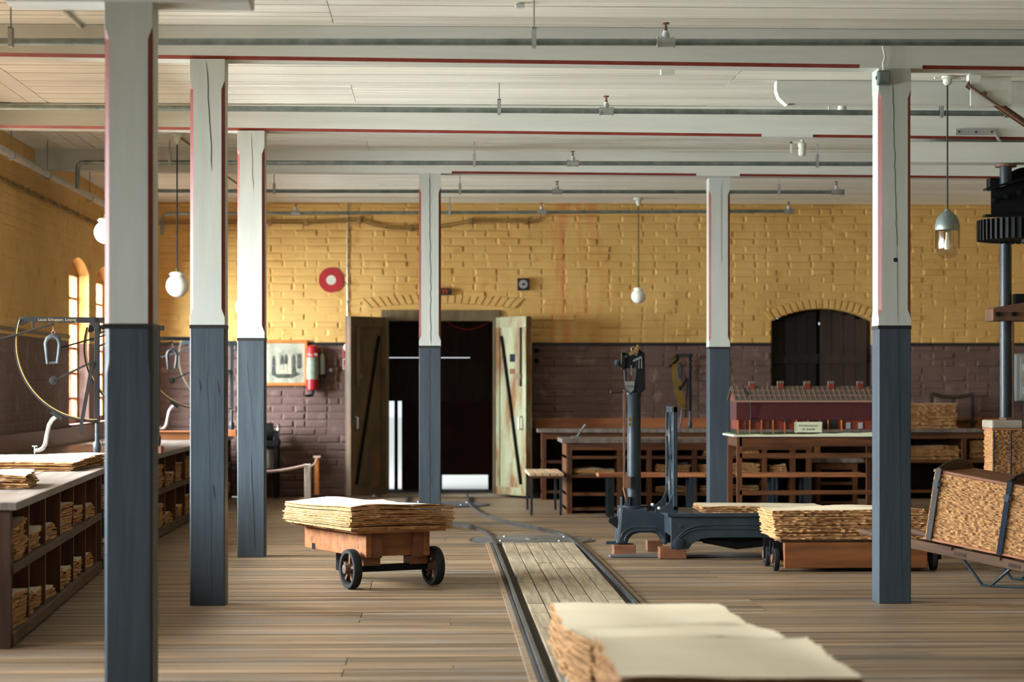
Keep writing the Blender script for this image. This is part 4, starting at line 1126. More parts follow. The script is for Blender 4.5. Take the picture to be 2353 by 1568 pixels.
o = obj('barrier_rope', MB().tube([a.lerp(b, j/8)-Vector((0,0,.02*math.sin(math.pi*j/8))) for j in range(9)], .008, 6), MATS['rope'], smooth=True); tag(o, 'short thin rope from the pale post to the orange post', 'rope')
c = ground(634,1146)
t = thing('iron_stand', 'dark iron stand with small wheel half hidden behind the third post', 'machine', (c.x,c.y,0))
for x,yv in ((0,0),(-.30,0),(0,.3),(-.30,.3)): obj('leg', B(x-.022,x+.022,yv-.02,yv+.02,0,.78), MATS['iron_black'], t)
obj('shelf', B(-.33,.03,-.03,.33,.30,.34), MATS['iron_black'], t); obj('table', B(-.34,.03,-.04,.34,.60,.66), MATS['iron_black'], t)
obj('drum', MB().lathe([(.10,-.12),(.10,.12)], 20, Matrix.Translation((-.16,.12,.76)) @ Matrix.Rotation(rad(90),4,'Y')), MATS['iron_black'], t, smooth=True)
obj('wheel', MB().tube([(.02,.12+.09*math.cos(a),.76+.09*math.sin(a)) for a in [j*math.pi/8 for j in range(16)]], .012, 6, closed=True), MATS['steel_bright'], t)
obj('bin', MB().lathe([(.10,.34),(.08,.56),(.07,.56),(.09,.35)], 16, Matrix.Translation((-.12,.10,0))), MATS['galvanised_light'], t, smooth=True)
c = ground(1185,1137)
t = thing('ash_bin', 'small dark cylinder bin beside the pale door leaf', 'bin', (c.x,c.y+.02,0))
obj('body', MB().lathe([(.040,0),(.042,.15),(.036,.155),(0,.155)], 18), MATS['iron_blue'], t, smooth=True)
obj('stem', MB().tube([(.005,0,.15),(.005,0,.215)], .008, 8), MATS['iron_black'], t)

# ------------------------------------------------------------------ slatted bench, long bench, back counters and tables
c = ground(1217,1185)
t = thing('slatted_bench', 'small slatted bench with pale seat and thin metal legs left of the tables', 'bench', (c.x+.02,c.y,0))
W_, D_, zt = .31, 1.0, .42
for j in range(5):
    obj('slat', MB().box(-.03+(W_+.04)*j/5+.004,-.03+(W_+.04)*(j+1)/5-.004,-.05,D_+.05,zt-.028,zt), MATS['wood_pale'], t, bevel=.003)
obj('front_rail', B(-.01,W_+.0,-.03,-.005,zt-.05,zt-.028), MATS['wood_redx'], t); obj('rear_rail', B(-.01,W_,D_,D_+.025,zt-.05,zt-.028), MATS['wood_redx'], t)
for x in (0,W_-.02):
    for yv in (0,D_-.03): obj('leg', B(x-.012,x+.012,yv,yv+.026,0,zt-.028), MATS['iron_blue'], t)
def long_bench(lab, px0, px1, py, legs):
    c0, c1 = ground(px0,py), ground(px1,py); L_ = c1.x-c0.x
    t = thing('long_bench', lab, 'bench', (c0.x,c0.y,0))
    obj('seat', MB().box(0,L_,-.02,.30,.395,.43), MATS['wood_orange'], t, bevel=.004)
    for f in legs:
        for yv in (0,.25):
            obj('leg', B(f*L_-.014,f*L_+.014,yv,yv+.028,0,.395), MATS['iron_blue'], t)
            obj('leg', B(f*L_+.026,f*L_+.05,yv,yv+.028,0,.395), MATS['iron_blue'], t)
long_bench('long bench with orange seat behind the platform scale', 1375, 1622, 1190, (.10,.86))
long_bench('long bench with orange seat under the model mill', 1700, 1992, 1190, (.26,.52))

def shelf_unit(name, lab, org, L_, D_, zt, zsh, parts, frontm='wood_redx', topm='counter_top', thick=.045, up=False):
    """open shelving table: front along +x at y=0, depth +y"""
    t = thing(name, lab, 'shelf table', (org[0],org[1],0))
    obj('worktop', B(-.05,L_+.05,-.05,D_+.02,zt-thick,zt), MATS[topm], t, bevel=.005)
    obj('apron', B(.04,L_-.04,-.005,.02,zt-thick-.07,zt-thick), MATS[frontm], t)
    for x in parts:
        obj('upright', B(x-.025,x+.025,0,.05,0,zt-thick), MATS['wood_red'], t)
        obj('divider', B(x-.012,x+.012,.05,D_,.06,zt-thick), MATS['wood_red'], t)
    for z in zsh: obj('shelf', B(0,L_,.012,D_,z-.03,z), MATS[frontm], t)
    for s in (0, L_-.03): obj('side_panel', B(s,s+.03,.05,D_,.0,zt-thick), MATS['wood_red'], t)
    obj('back_panel', B(0,L_,D_,D_+.015,0,zt-thick), MATS['wood_dark'], t)
    if up: obj('upstand', B(-.05,L_+.05,D_+.015,D_+.04,zt-.01,zt+.11), MATS['wood_orange'], t)
    return t
YBC = 24.55
c0 = at_y(1245,1000,YBC); c1 = at_y(2420,1000,YBC)
Lb = c1.x-c0.x
shelf_unit('wall_counter', 'long wooden shelf counter standing along the back wall', (c0.x,YBC), Lb, .62, .80, (.10,.44), [.025]+[at_y(q_,1000,YBC).x-c0.x for q_ in (1400,1560,1720,1880,2040,2216)]+[Lb-.03], up=True)
YT = 21.85
tx = lambda px: at_y(px,1100,YT).x
c0, c1 = tx(1302), tx(1866)
shelf_unit('sorting_table', 'wooden shelf table with grey top behind the platform scale', (c0,YT), c1-c0, .75, .755, (.06,.21,.39,.58), [.03,tx(1424)-c0,tx(1492)-c0,tx(1596)-c0,tx(1757)-c0,tx(1822)-c0,c1-c0-.03])
c0, c1 = tx(1885), tx(1985)
shelf_unit('low_table', 'low wooden shelf table behind the model mill, right of the sorting table', (c0,YT+.3), c1-c0, .6, .545, (.10,.30), [.03,c1-c0-.03])
o = obj('hand_tool', MB().tube([at_y(1320,1006,YT+.2), at_y(1327,1003,YT+.2), at_y(1345,976,YT+.2)], [.02,.012,.010], 8).box(at_y(1313,1,YT+.2).x,at_y(1332,1,YT+.2).x,YT+.15,YT+.25,.757,.775), MATS['steel_bright'], smooth=True); tag(o, 'small steel lever tool on the grey tabletop left of the scale pillar', 'tool')
# pulp on those shelves
def shelf_pulp(lab, px0, px1, Y, z, H, N, D=.5, wave=.012, seed=1, grp='pulp piles on the back shelves', jit=.012):
    a, b = at_y(px0,1000,Y).x, at_y(px1,1000,Y).x
    sheet_stack('pulp_stack', lab, b-a, D, H, N, ((a+b)/2, Y+D/2, z), 0, wave=wave, jit=jit, per=24, seed=seed, group=grp)
t0 = tx(1290)
shelf_pulp('thin wavy pulp sheets on the left shelf of the sorting table', 1318, 1412, YT+.06, .395, .05, 4, seed=41, wave=.015)
shelf_pulp('thin wavy pulp sheets on the middle shelf right of the scale pillar', 1506, 1585, YT+.06, .395, .10, 7, seed=42, wave=.012)
shelf_pulp('pulp sheets between the scale fence and the far post', 1604, 1745, YT+.06, .395, .105, 7, seed=43, wave=.014)
shelf_pulp('small pulp pile on the upper shelf beside the far post', 1616, 1744, YT+.06, .585, .05, 4, seed=44, D=.4)
shelf_pulp('pulp sheets on the lowest shelf right of the scale pillar', 1508, 1586, YT+.06, .215, .055, 4, seed=45)
shelf_pulp('wavy pulp sheets on the table shelf below the model mill', 1768, 1808, YT+.06, .395, .09, 6, seed=46, wave=.012)
shelf_pulp('pulp sheets on the lowest shelf beside the far post', 1610, 1742, YT+.06, .215, .06, 4, seed=47)
shelf_pulp('tall brown pulp stack on the wall counter right of the right post', 2040, 2198, YBC+.04, .802, .285, 17, D=.36, seed=48, wave=.004)
XS = [c0_ for c0_ in (at_y(1245,1000,YBC).x,)][0]
shelf_pulp('pulp pile on the counter shelf behind the right post', 2052, 2205, YBC+.07, .445, .15, 9, seed=49, wave=.006)
shelf_pulp('pulp pile on the counter shelf just left of the press bale', 2228, 2340, YBC+.07, .445, .215, 12, seed=50, wave=.008)
# dark chair frame on the wall counter
c = at_y(2205,990,YBC+.2)
t = thing('dark_chair_frame', 'dark wooden chair frame standing on the wall counter behind the press', 'chair', (c.x,YBC+.56,.80))
for x in (-.24,.24): obj('upright', B(x-.02,x+.02,-.015,.015,0,.40), MATS['plank_dark'], t)
obj('top_rail', MB().tube([(-.24,0,.39),(-.12,.0,.36),(.0,0,.35),(.12,0,.36),(.24,0,.39)], .022, 8), MATS['plank_dark'], t)
obj('centre_splat', B(-.01,.01,-.008,.008,0,.35), MATS['plank_dark'], t)
obj('seat', MB().box(-.26,.26,-.16,.02,.05,.085), MATS['plank_dark'], t, bevel=.004)
for x in (-.22,.22): obj('front_leg', B(x-.018,x+.018,-.15,-.12,0,.05), MATS['plank_dark'], t)
# edge-on quadrant scale on the wall counter
c = at_y(1583,990,YBC+.25)
s4 = quadrant('quadrant scale with gold arc seen edge-on on the back counter', (c.x,YBC+.14,.80), rad(-78), s=.84, mcol='iron_black', band=4.2)

# ------------------------------------------------------------------ model mill on its table
YM = 19.05
mx = lambda px: at_y(px,1000,YM).x
def mz(py): return at_y(1800,py,YM).z
L_ = mx(2046)-mx(1685); ztab = mz(1003)
t = thing('model_table', 'reddish wooden table with mossy white board carrying the model mill', 'table', (mx(1685),YM,0))
obj('board', MB().box(0,L_,-.01,.72,ztab-.004,ztab+.012), MATS['white_paint'], t, bevel=.003)
obj('moss_bed', MB().box(.02,L_-.02,.01,.70,ztab+.012,ztab+.022), MATS['moss'], t)
gp = [(0.02,ztab+.010)]+[(L_*j/14, ztab+.016+.022*max(0,(j-5)/9)+R.uniform(-.004,.004)) for j in range(1,14)]+[(L_-.02,ztab+.045)]
obj('painted_slope', MB().ribbon(gp, [(x,ztab+.005) for x,_ in gp], -.012,-.006), MATS['sign_cream'], t)
obj('apron', B(.06,L_-.03,.03,.05,ztab-.09,ztab-.004), MATS['wood_redx'], t)
obj('stretcher', B(.06,L_-.03,.03,.06,ztab-.19,ztab-.15), MATS['wood_redx'], t)
obj('stretcher', B(.06,L_-.03,.03,.06,.33,.365), MATS['wood_redx'], t)
for x in (.06,L_-.06):
    for yv in (.03,.64): obj('leg', B(x-.022,x+.022,yv,yv+.045,0,ztab-.004), MATS['wood_red'], t)
obj('end_rail', B(.04,.08,.06,.64,ztab-.09,ztab-.004), MATS['wood_red'], t)
zb = ztab+.022
def mzz(py): return mz(py)-zb
t = thing('model_mill', 'red wooden scale model of the long mill building with grey roof', 'model building', (mx(1690),YM+.08,zb))
L2 = mx(2040)-mx(1690); D2 = .42
ze, zr = mzz(922), mzz(896)+.02
obj('upper_wall', B(.02,L2,0,D2,mzz(966),ze), MATS['model_red'], t)
obj('gable', MB().add([(.018,0,ze),(.018,D2,ze),(.018,D2/2,zr-.01),(.024,0,ze),(.024,D2,ze),(.024,D2/2,zr-.01)],[(0,1,2),(5,4,3),(0,2,5,3),(1,4,5,2)]), MATS['model_redlow'], t)
obj('lower_wall', B(.03,L2,.02,D2-.02,mzz(988),mzz(966)), MATS['model_redlow'], t)
rf = obj('roof', MB().add([(-.005,-.025,ze-.004),(L2,-.025,ze-.004),(L2,D2/2,zr),(-.005,D2/2,zr),(-.005,-.025,ze+.008),(L2,-.025,ze+.008),(L2,D2/2,zr+.012),(-.005,D2/2,zr+.012)],[(0,1,2,3),(4,5,6,7),(0,1,5,4),(1,2,6,5),(2,3,7,6),(3,0,4,7)])
    .add([(-.005,D2+.025,ze-.004),(L2,D2+.025,ze-.004),(L2,D2/2,zr),(-.005,D2/2,zr),(-.005,D2+.025,ze+.008),(L2,D2+.025,ze+.008),(L2,D2/2,zr+.012),(-.005,D2/2,zr+.012)],[(0,1,2,3),(4,5,6,7),(0,1,5,4),(1,2,6,5),(2,3,7,6),(3,0,4,7)]), MATS['model_roof'], t)
for j in range(30):
    x = .01+L2*j/30; obj('roof_batten', MB().bar((x,-.024,ze+.010),(x,D2/2,zr+.014),.006,.004), MATS['model_batten'], rf)
for f in (.33,.66): obj('roof_lap', MB().bar((0,-.025+(D2/2+.025)*f,ze+.008+(zr-ze)*f+.003),(L2,-.025+(D2/2+.025)*f,ze+.008+(zr-ze)*f+.003),.005), MATS['model_batten'], rf)
obj('eave_board', B(-.004,L2,-.032,-.026,ze-.012,ze+.004), MATS['model_batten'], t)
for px in (1738,1804,1866,1922,1989):
    x = mx(px)-mx(1690)
    v = obj('roof_vent', B(x-.024,x+.024,D2/2-.05,D2/2,zr-.02,zr+.035), MATS['model_redlow'], t)
    obj('vent_cap', MB().tube([(x-.028,D2/2-.025,zr+.037),(x+.028,D2/2-.025,zr+.037)], .022, 10), MATS['model_roof'], v)
for j in range(8):
    x = .035+L2*j/13; obj('stilt', B(x-.005,x+.005,.0,.012,0,mzz(966)), MATS['wood_orange'], t)
for px,w2,h0,h1 in ((1719,.014,988,968),(1771,.008,986,968),(1897,.05,988,968),(1915,.10,987,966)):
    x = mx(px)-mx(1690); obj('opening', B(x-w2/2,x+w2/2,.012,.02,mzz(h0),mzz(h1)), MATS['black_paint'], t)
for px in (1740,1808,1877):
    x = mx(px)-mx(1690); obj('loading_slot', B(x-.035,x+.035,-.003,.002,mzz(970),mzz(967)), MATS['black_paint'], t)
for px in (1954,1982):
    x = mx(px)-mx(1690); obj('pane', B(x-.02,x+.02,.012,.02,mzz(986),mzz(972)), MATS['cabinet_grey'], t)
for px in (1907,1938): 
    x = mx(px)-mx(1690); obj('door_post', B(x-.006,x+.006,.005,.016,mzz(990),mzz(966)), MATS['frame_orange'], t)
o = obj('model_wire', MB().tube([Vector((mx(1715),YM+.29,mz(896)+.03)),Vector((mx(1722),YM+.14,mz(912)+.02)),Vector((mx(1727),YM+.05,mz(930))),Vector((mx(1728),YM+.06,mz(962)))], .006, 6).lathe([(.004,.03),(.012,0),(0,-.002)],8,Matrix.Translation((mx(1728),YM+.06,mz(963)))), MATS['cord_black'], smooth=True); tag(o, 'black wire hanging over the model mill roof', 'wire')
c0, c1 = at_y(1826,993,YM+.03), at_y(1890,970,YM+.03)
W_, H_ = c1.x-c0.x, c1.z-c0.z
t = thing('name_sign', 'small cream sign with green lettering before the model mill', 'sign', ((c0.x+c1.x)/2,YM+.03,zb))
obj('panel', B(-W_/2,W_/2,-.006,.006,c0.z-zb-.005,c1.z-zb), MATS['sign_cream'], t, bevel=.003)
zc_ = (c0.z+c1.z)/2-zb
for x in (-W_/2+.006, W_/2-.006): obj('edge_line', B(x-.0015,x+.0015,-.0075,-.006,zc_-.04,zc_+.04), MATS['text_green'], t)
text_mesh('Kartkuivaamo', .030, MATS['text_green'], t, (.0,-.0065,zc_+.012)); text_mesh("eli \u201akuivila\u2019", .030, MATS['text_green'], t, (.0,-.0065,zc_-.020), shear=.2)

# ------------------------------------------------------------------ platform scale
def gp_(px,py): return ground(px,py)
ox, oy = at(1454,1270,16.6).x, at(1454,1270,16.6).y
S = 16.4/FOC
pf_x0 = at(1536,1178,16.2).x; pf_x1 = at(1905,1178,16.2).x
Yf, Yb2 = 15.98, 16.68
zp = .352
t = thing('platform_scale', 'blue-black cast iron platform scale with tall pillar and fence', 'scale', (pf_x0,Yf,0))
def pt(x,y,z): return (x-pf_x0,y-Yf,z)
zl = .085
Lp = pf_x1-pf_x0
obj('platform', MB().box(-.03,Lp,-.02,Yb2-Yf+.02,zp-.03,zp), MATS['iron_blue'], t, bevel=.006)
# body casting with arched feet
def skirt(x0,x1,arch0,arch1):
    pts = [(x0,zl),(x0,zp-.03),(x1,zp-.03),(x1,zl),(x1-.10,zl),(x1-.13,zl+.05),(x1-.20,zl+.09)]
    return pts
skp = [(0,zl),(0,zp-.03),(Lp-.03,zp-.03),(Lp-.03,zl),(Lp-.13,zl),(Lp-.15,zl+.05),(Lp-.22,zl+.085),(.30,zl+.085),(.22,zl+.075),(.16,zl+.04),(.13,zl)]
obj('side_casting', MB().prism(skp,0,.03), MATS['iron_blue'], t, bevel=.004)
obj('side_casting', MB().prism(skp,Yb2-Yf-.03,Yb2-Yf), MATS['iron_blue'], t, bevel=.004)
obj('end_casting', MB().box(0,.03,.03,Yb2-Yf-.03,zl+.10,zp-.03), MATS['iron_blue'], t)
obj('underframe', MB().box(.2,Lp-.2,.1,Yb2-Yf-.1,zl+.05,zp-.04).tube([(.25,.1,zl+.07),(.5,.1,zl+.02),(.9,.1,zl+.06)], .03, 8), MATS['iron_black'], t)
for r_ in (.24,.20):
    ap = [(.02+r_-r_*math.cos(a)+(.24-r_)*.2, -.003, zl+r_*.75*math.sin(a)) for a in [rad(15+75*j/8) for j in range(9)]]+[(Lp*.6,-.003,zl+r_*.75)]
    obj('relief_line', MB().tube(ap, .005, 6), MATS['iron_blue'], t)
obj('foot_boss', MB().lathe([(.045,0),(.045,.012),(.03,.018),(0,.018)], 16, Matrix.Translation((.055,-.0,zl+.04)) @ RX), MATS['iron_blue'], t, smooth=True)
obj('bolt_hole', MB().lathe([(.016,0.001),(.014,.003),(0,.003)], 12, Matrix.Translation((.075,0,zp-.095)) @ RX), MATS['crack_dark'], t)
# pillar bracket
bx0 = ox-pf_x0; by = oy-Yf
def sx_(px): return (px-1454)*16.55/FOC+bx0
cast = [(sx_(1412),zl),(sx_(1414),zl+.03),(sx_(1420),.30),(sx_(1421),.368),(sx_(1484),.368),(sx_(1490),.345),(.03,.335),(.03,zl),(-.012,zl),(-.02,zl+.045),(-.05,zl+.078),(-.10,zl+.09),(sx_(1466),zl+.09),(sx_(1452),zl+.075),(sx_(1443),zl+.045),(sx_(1438),zl)]
obj('base_casting', MB().prism(cast, by-.115, by+.115), MATS['iron_blue'], t, bevel=.022)
obj('base_collar', MB().lathe([(.112,.350),(.118,.360),(.118,.378),(.07,.379)], 28, Matrix.Translation((bx0,by,0))), MATS['iron_blue'], t, smooth=True)
for dz_ in (.018,.045):
    arcp = [(sx_(1438)-dz_+.11*(1-math.cos(a)), by-.116, zl+.02+dz_*.8+.075*math.sin(a)) for a in [rad(90*j/8) for j in range(9)]]
    arcp += [(-.06,by-.116,zl+.095+dz_*.8)]
    obj('relief_line', MB().tube(arcp, .005, 6), MATS['iron_blue'], t)
obj('lug', MB().prism([(bx0-.12,.30),(bx0-.12,.20),(bx0-.165,.235),(bx0-.19,.255),(bx0-.185,.285),(bx0-.15,.29)], by-.05,by-.02), MATS['iron_black'], t, bevel=.005)
obj('floor_tab', MB().box(bx0-.21,bx0-.10,by-.06,by+.0,zl,zl+.022), MATS['iron_blue'], t, bevel=.004)
obj('pillar', MB().lathe([(.056,.376),(.054,.5),(.052,.9),(.050,1.20),(.056,1.21),(.056,1.235),(.05,1.24)], 24, Matrix.Translation((bx0+.01,by,0))), MATS['iron_blue'], t, smooth=True)
for z,w_ in ((1.02,.03),(.985,.02)):
    obj('maker_plate', MB().box(bx0-.035,bx0-.005,by-.056,by-.050,z,z+w_), MATS['brass'], t)
def hz(py): return 1.3-(py-HOR)*16.55/FOC
def hx(px): return (px-1454)*16.55/FOC+bx0
hd = obj('head', MB().prism([(hx(1447),hz(908)),(hx(1437),hz(894)),(hx(1433),hz(850)),(hx(1437),hz(850)),(hx(1440),hz(880)),(hx(1457),hz(880)),(hx(1460),hz(848)),(hx(1463),hz(806)),(hx(1468),hz(803)),(hx(1480),hz(812)),(hx(1482),hz(895)),(hx(1470),hz(905)),(hx(1468),hz(908))], by-.05, by+.05), MATS['iron_black'], t, bevel=.004)
obj('face_plate', MB().prism([(hx(1437.5),hz(893)),(hx(1435.5),hz(877)),(hx(1457),hz(877)),(hx(1455),hz(896)),(hx(1447),hz(905))], by-.056, by-.05), MATS['galvanised'], hd)
text_mesh('OPSSA', .026, MATS['crack_dark'], hd, (hx(1446.5),by-.0565,hz(889)))
obj('poise', MB().lathe([(.05,-.03),(.05,.03)], 18, Matrix.Translation((hx(1449),by,hz(832))) @ RX), MATS['iron_black'], hd, smooth=True)
obj('beam_arm', MB().box(hx(1428),hx(1435),by-.04,by+.04,hz(850),hz(812)).bar((hx(1430),by-.03,hz(812)),(hx(1464),by-.03,hz(822)),.02).bar((hx(1421),by-.02,hz(838)),(hx(1434),by-.02,hz(846)),.018).bar((hx(1430),by,hz(848)),(hx(1445),by,hz(840)),.02), MATS['iron_black'], hd)
obj('beam_ball', MB().lathe([(0,-.026),(.018,-.019),(.026,0),(.018,.019),(0,.026)], 14, Matrix.Translation((hx(1418),by-.02,hz(834)))), MATS['iron_blue'], hd, smooth=True)
obj('brass_arm', MB().bar((hx(1445),by-.06,hz(815)),(hx(1464),by-.06,hz(803)),.022).bar((hx(1462),by-.06,hz(812)),(hx(1464),by-.06,hz(793)),.016).tube([(hx(1454)+.018*math.cos(a),by-.06,hz(803)+.018*math.sin(a)) for a in [j*math.pi/6 for j in range(12)]], .004, 6, closed=True), MATS['brass'], hd)
obj('poise_rod', MB().bar((hx(1453),by-.07,hz(830)),(hx(1472),by-.07,hz(821)),.015), MATS['steel_bright'], hd)
for px in (1467,1473): obj('slot_bar', B(hx(px)-.004,hx(px)+.004,by-.054,by-.05,hz(847),hz(822)), MATS['steel_bright'], hd)
obj('pointer', MB().box(hx(1449)-.004,hx(1449)+.004,by-.05,by-.045,hz(862),hz(840)), MATS['steel_bright'], hd)
lr = obj('lift_rod', MB().bar((hx(1432),by-.08,hz(897)),(hx(1432),by-.08,hz(1120)),.016,.016).bar((hx(1432),by-.08,hz(1120)),(hx(1440),by-.07,hz(1155)),.02).box(hx(1430),hx(1446),by-.09,by-.05,hz(1122),hz(1095)), MATS['iron_rust'], t)
obj('crank_handle', MB().tube([(hx(1430),by-.08,hz(901)),(hx(1424),by-.08,hz(901)),(hx(1401),by-.08,hz(901)),(hx(1400),by-.08,hz(901))], [.007,.011,.015,.012], 10), MATS['wood_dark'], lr, smooth=True)
obj('lift_link', MB().tube([(hx(1427),by-.06,hz(1165)),(hx(1427),by-.06,hz(1142))], .012, 8).box(hx(1434),hx(1446),by-.08,by-.04,hz(1166),hz(1142)), MATS['iron_blue'], t)
# fence of the platform: cast frame with two pairs of ovals, standing on the left end
fx = at(1550,1100,15.98).x-pf_x0; fz0, fz1 = zp+.02, 1.135
FD = .56; fy0 = .04
fr = MB()
def fbar(y0_,z0_,y1_,z1_,w_): fr.bar((fx,y0_,z0_),(fx,y1_,z1_),w_,.03,up=(1,0,0))
fr.box(fx,fx+.032,fy0,fy0+.05,fz0,fz1).box(fx,fx+.032,fy0+FD-.05,fy0+FD,fz0,fz1).box(fx,fx+.032,fy0,fy0+FD,fz1-.045,fz1).box(fx,fx+.032,fy0,fy0+FD,fz0,fz0+.03)
fm = fy0+FD/2
obj('fence', fr, MATS['iron_blue'], t, bevel=.004)
for zc_ in (fz0+.56,fz0+.20):
    obj('fence_oval', MB().tube([(fx+.016,fm+.11*math.cos(a),zc_+.155*math.sin(a)) for a in [j*math.pi/14 for j in range(28)]], .014, 6, closed=True), MATS['iron_blue'], t)
    for s in (-1,1): obj('fence_web', B(fx+.004,fx+.028,min(fm+s*.11,fm+s*.24),max(fm+s*.11,fm+s*.24),zc_-.025,zc_+.025), MATS['iron_blue'], t)
for z0_,z1_ in ((fz0,fz0+.05),(fz0+.355,fz0+.405),(fz0+.715,fz1-.03)): obj('fence_web', B(fx+.006,fx+.026,fm-.012,fm+.012,z0_,z1_), MATS['iron_blue'], t)
for yv in (fy0+.02,fy0+FD-.05):
    obj('fence_foot', MB().prism([(fx-.13,zp),(fx+.04,zp),(fx+.04,zp+.03),(fx+.0,zp+.14),(fx-.03,zp+.07),(fx-.08,zp+.03),(fx-.13,zp+.025)], yv, yv+.03), MATS['iron_blue'], t)
    for xx_ in (fx-.10,fx+.02): obj('bolt', MB().lathe([(.016,zp+.02),(.014,zp+.042),(0,zp+.045)], 8, Matrix.Translation((xx_,yv+.015,0))), MATS['steel_bright'], t)
obj('end_lip', MB().prism([(-.20,zp-.012),(-.03,zp-.03),(-.03,zp),(-.14,zp+.01),(-.20,zp+.004)], by-.06, by+.06), MATS['iron_blue'], t)
t_scale = t
def block(lab, px, py, w_, d_, h_):
    c = ground(px,py); o = obj('wood_block', MB().box(-w_/2,w_/2,0,d_,0,h_), MATS['wood_block'], bevel=.004); o.location = (c.x,c.y,0); tag(o, lab, 'block', 'wood blocks under the platform scale')
block('red-brown wood block under the scale pillar', 1436, 1279, .165, .22, .085)
block('red-brown wood block under the near corner of the scale platform', 1547, 1285, .20, .16, .085)
block('red-brown wood block under the far corner of the scale platform', 1505, 1268, .12, .14, .085)
block('red-brown wood block under the hidden end of the scale platform', 1850, 1285, .20, .16, .085)
sheet_stack('pulp_stack', 'thin stack of pulp sheets lying on the platform scale', Lp-.26, .60, .045, 5, (pf_x0+.24+(Lp-.26)/2, Yf+.34, zp), 0, wave=.006, jit=.010, per=32, seed=61)
o = obj('floor_conduit', MB().box(at(1395,1275,16.6).x, at(1800,1275,16.6).x+.6, 16.30,16.42,0,.018), MATS['plate_steel'], bevel=.004); tag(o, 'flat grey steel strip on the floor under the platform scale', 'steel strip')

# ------------------------------------------------------------------ carts
def wheel(parent, loc, axis_rot, r=.125, w_=.055, spokes=5):
    """axle along local x"""
    M_ = Matrix.Rotation(rad(90),4,'Y')
    wl_ = obj('wheel', MB().lathe([(r*.80,-w_/2),(r*.97,-w_/2),(r,-w_*.3),(r,w_*.3),(r*.97,w_/2),(r*.80,w_/2),(r*.74,w_*.25),(r*.74,-w_*.25),(r*.80,-w_/2)], 32, M_, cap=False), MATS['rubber'], parent, smooth=True)
    wl_.location = loc; wl_.rotation_euler = (0,0,axis_rot)
    for j in range(spokes):
        a = 2*math.pi*j/spokes+.4
        obj('spoke', MB().bar((0,0,0),(0,r*.76*math.cos(a),r*.76*math.sin(a)),.018,.026,up=(1,0,0)), MATS['iron_rust'], wl_)
    obj('hub', MB().lathe([(.018,-w_*.9),(.030,-w_*.85),(.034,-w_*.4),(.034,w_*.4),(.030,w_*.85),(.018,w_*.9),(.012,w_*1.1),(0,w_*1.1)], 16, M_), MATS['iron_rust'], wl_, smooth=True)
    return wl_
c0 = ground(806,1354); c1 = ground(995,1345)
ang = math.atan2(c1.y-c0.y, c1.x-c0.x); tr_ = (c1-c0).length
t = thing('pulp_cart', 'two-wheeled wooden cart with spoked iron wheels in the middle of the floor', 'cart', (c0.x,c0.y,0), ang)
# local: x from left wheel to right wheel, y to the rear
r = .127
wheel(t, (0,0,r), 0, r); wheel(t, (tr_,0,r), 0, r)
obj('axle', MB().box(.02,tr_-.02,-.02,.02,r-.022,r+.022), MATS['iron_black'], t)
fx0, fx1, fy0_, fy1_ = .065, tr_-.065, -.09, .93
z0_, z1_ = .20, .36
for x in (fx0, fx1-.045):
    sd_ = obj('side_beam', MB().box(x,x+.045,fy0_,fy1_,z0_+.0,z1_), MATS['wood_cart'], t, bevel=.006)
    for yv in (.03,.80): obj('tenon', B(x-.002 if x == fx0 else x+.044,x+.001 if x == fx0 else x+.047,yv,yv+.04,z0_+.05,z0_+.085), MATS['wood_block'], sd_)
obj('front_board', MB().box(fx0+.045,fx1-.045,fy0_+.03,fy0_+.06,z0_+.006,z1_), MATS['wood_cart'], t, bevel=.004)
for x in (fx0+.046,fx1-.046-.07): obj('corner_block', MB().box(x,x+.07,fy0_+.005,fy0_+.035,z0_-.005,z1_), MATS['wood_block'], t, bevel=.003)
obj('rear_board', MB().box(fx0+.045,fx1-.045,fy1_-.05,fy1_-.02,z0_+.02,z1_), MATS['wood_cart'], t)
for x in (fx0+.0,fx1-.12): obj('axle_block', MB().box(x,x+.12,-.05,.06,z0_-.055,z0_), MATS['wood_block'], t, bevel=.004)
obj('rear_fork', MB().box(tr_/2-.05,tr_/2+.05,.72,.80,.05,z0_+.02).box(fx0,fx1,.74,.80,z0_,z0_+.04), MATS['iron_black'], t)
rw = wheel(t, (tr_/2,.76,.075), 0, .075, .04)
Mt = Matrix.Translation((c0.x,c0.y,0)) @ Matrix.Rotation(ang,4,'Z')
for j in range(5):
    obj('deck_board', MB().box(-.02,tr_+.02,fy0_-.06+(fy1_-fy0_+.08)*j/5+.003,fy0_-.06+(fy1_-fy0_+.08)*(j+1)/5-.003,z1_,z1_+.018), MATS['wood_cart'], t)
c = Mt @ Vector((tr_/2, .40, z1_+.018))
sheet_stack('pulp_stack', 'thick stack of pulp sheets loaded on the two-wheeled cart', 0.72, 1.12, .145, 14, tuple(c), ang, wave=.017, jit=.010, per=44, curl=.004, seed=71)
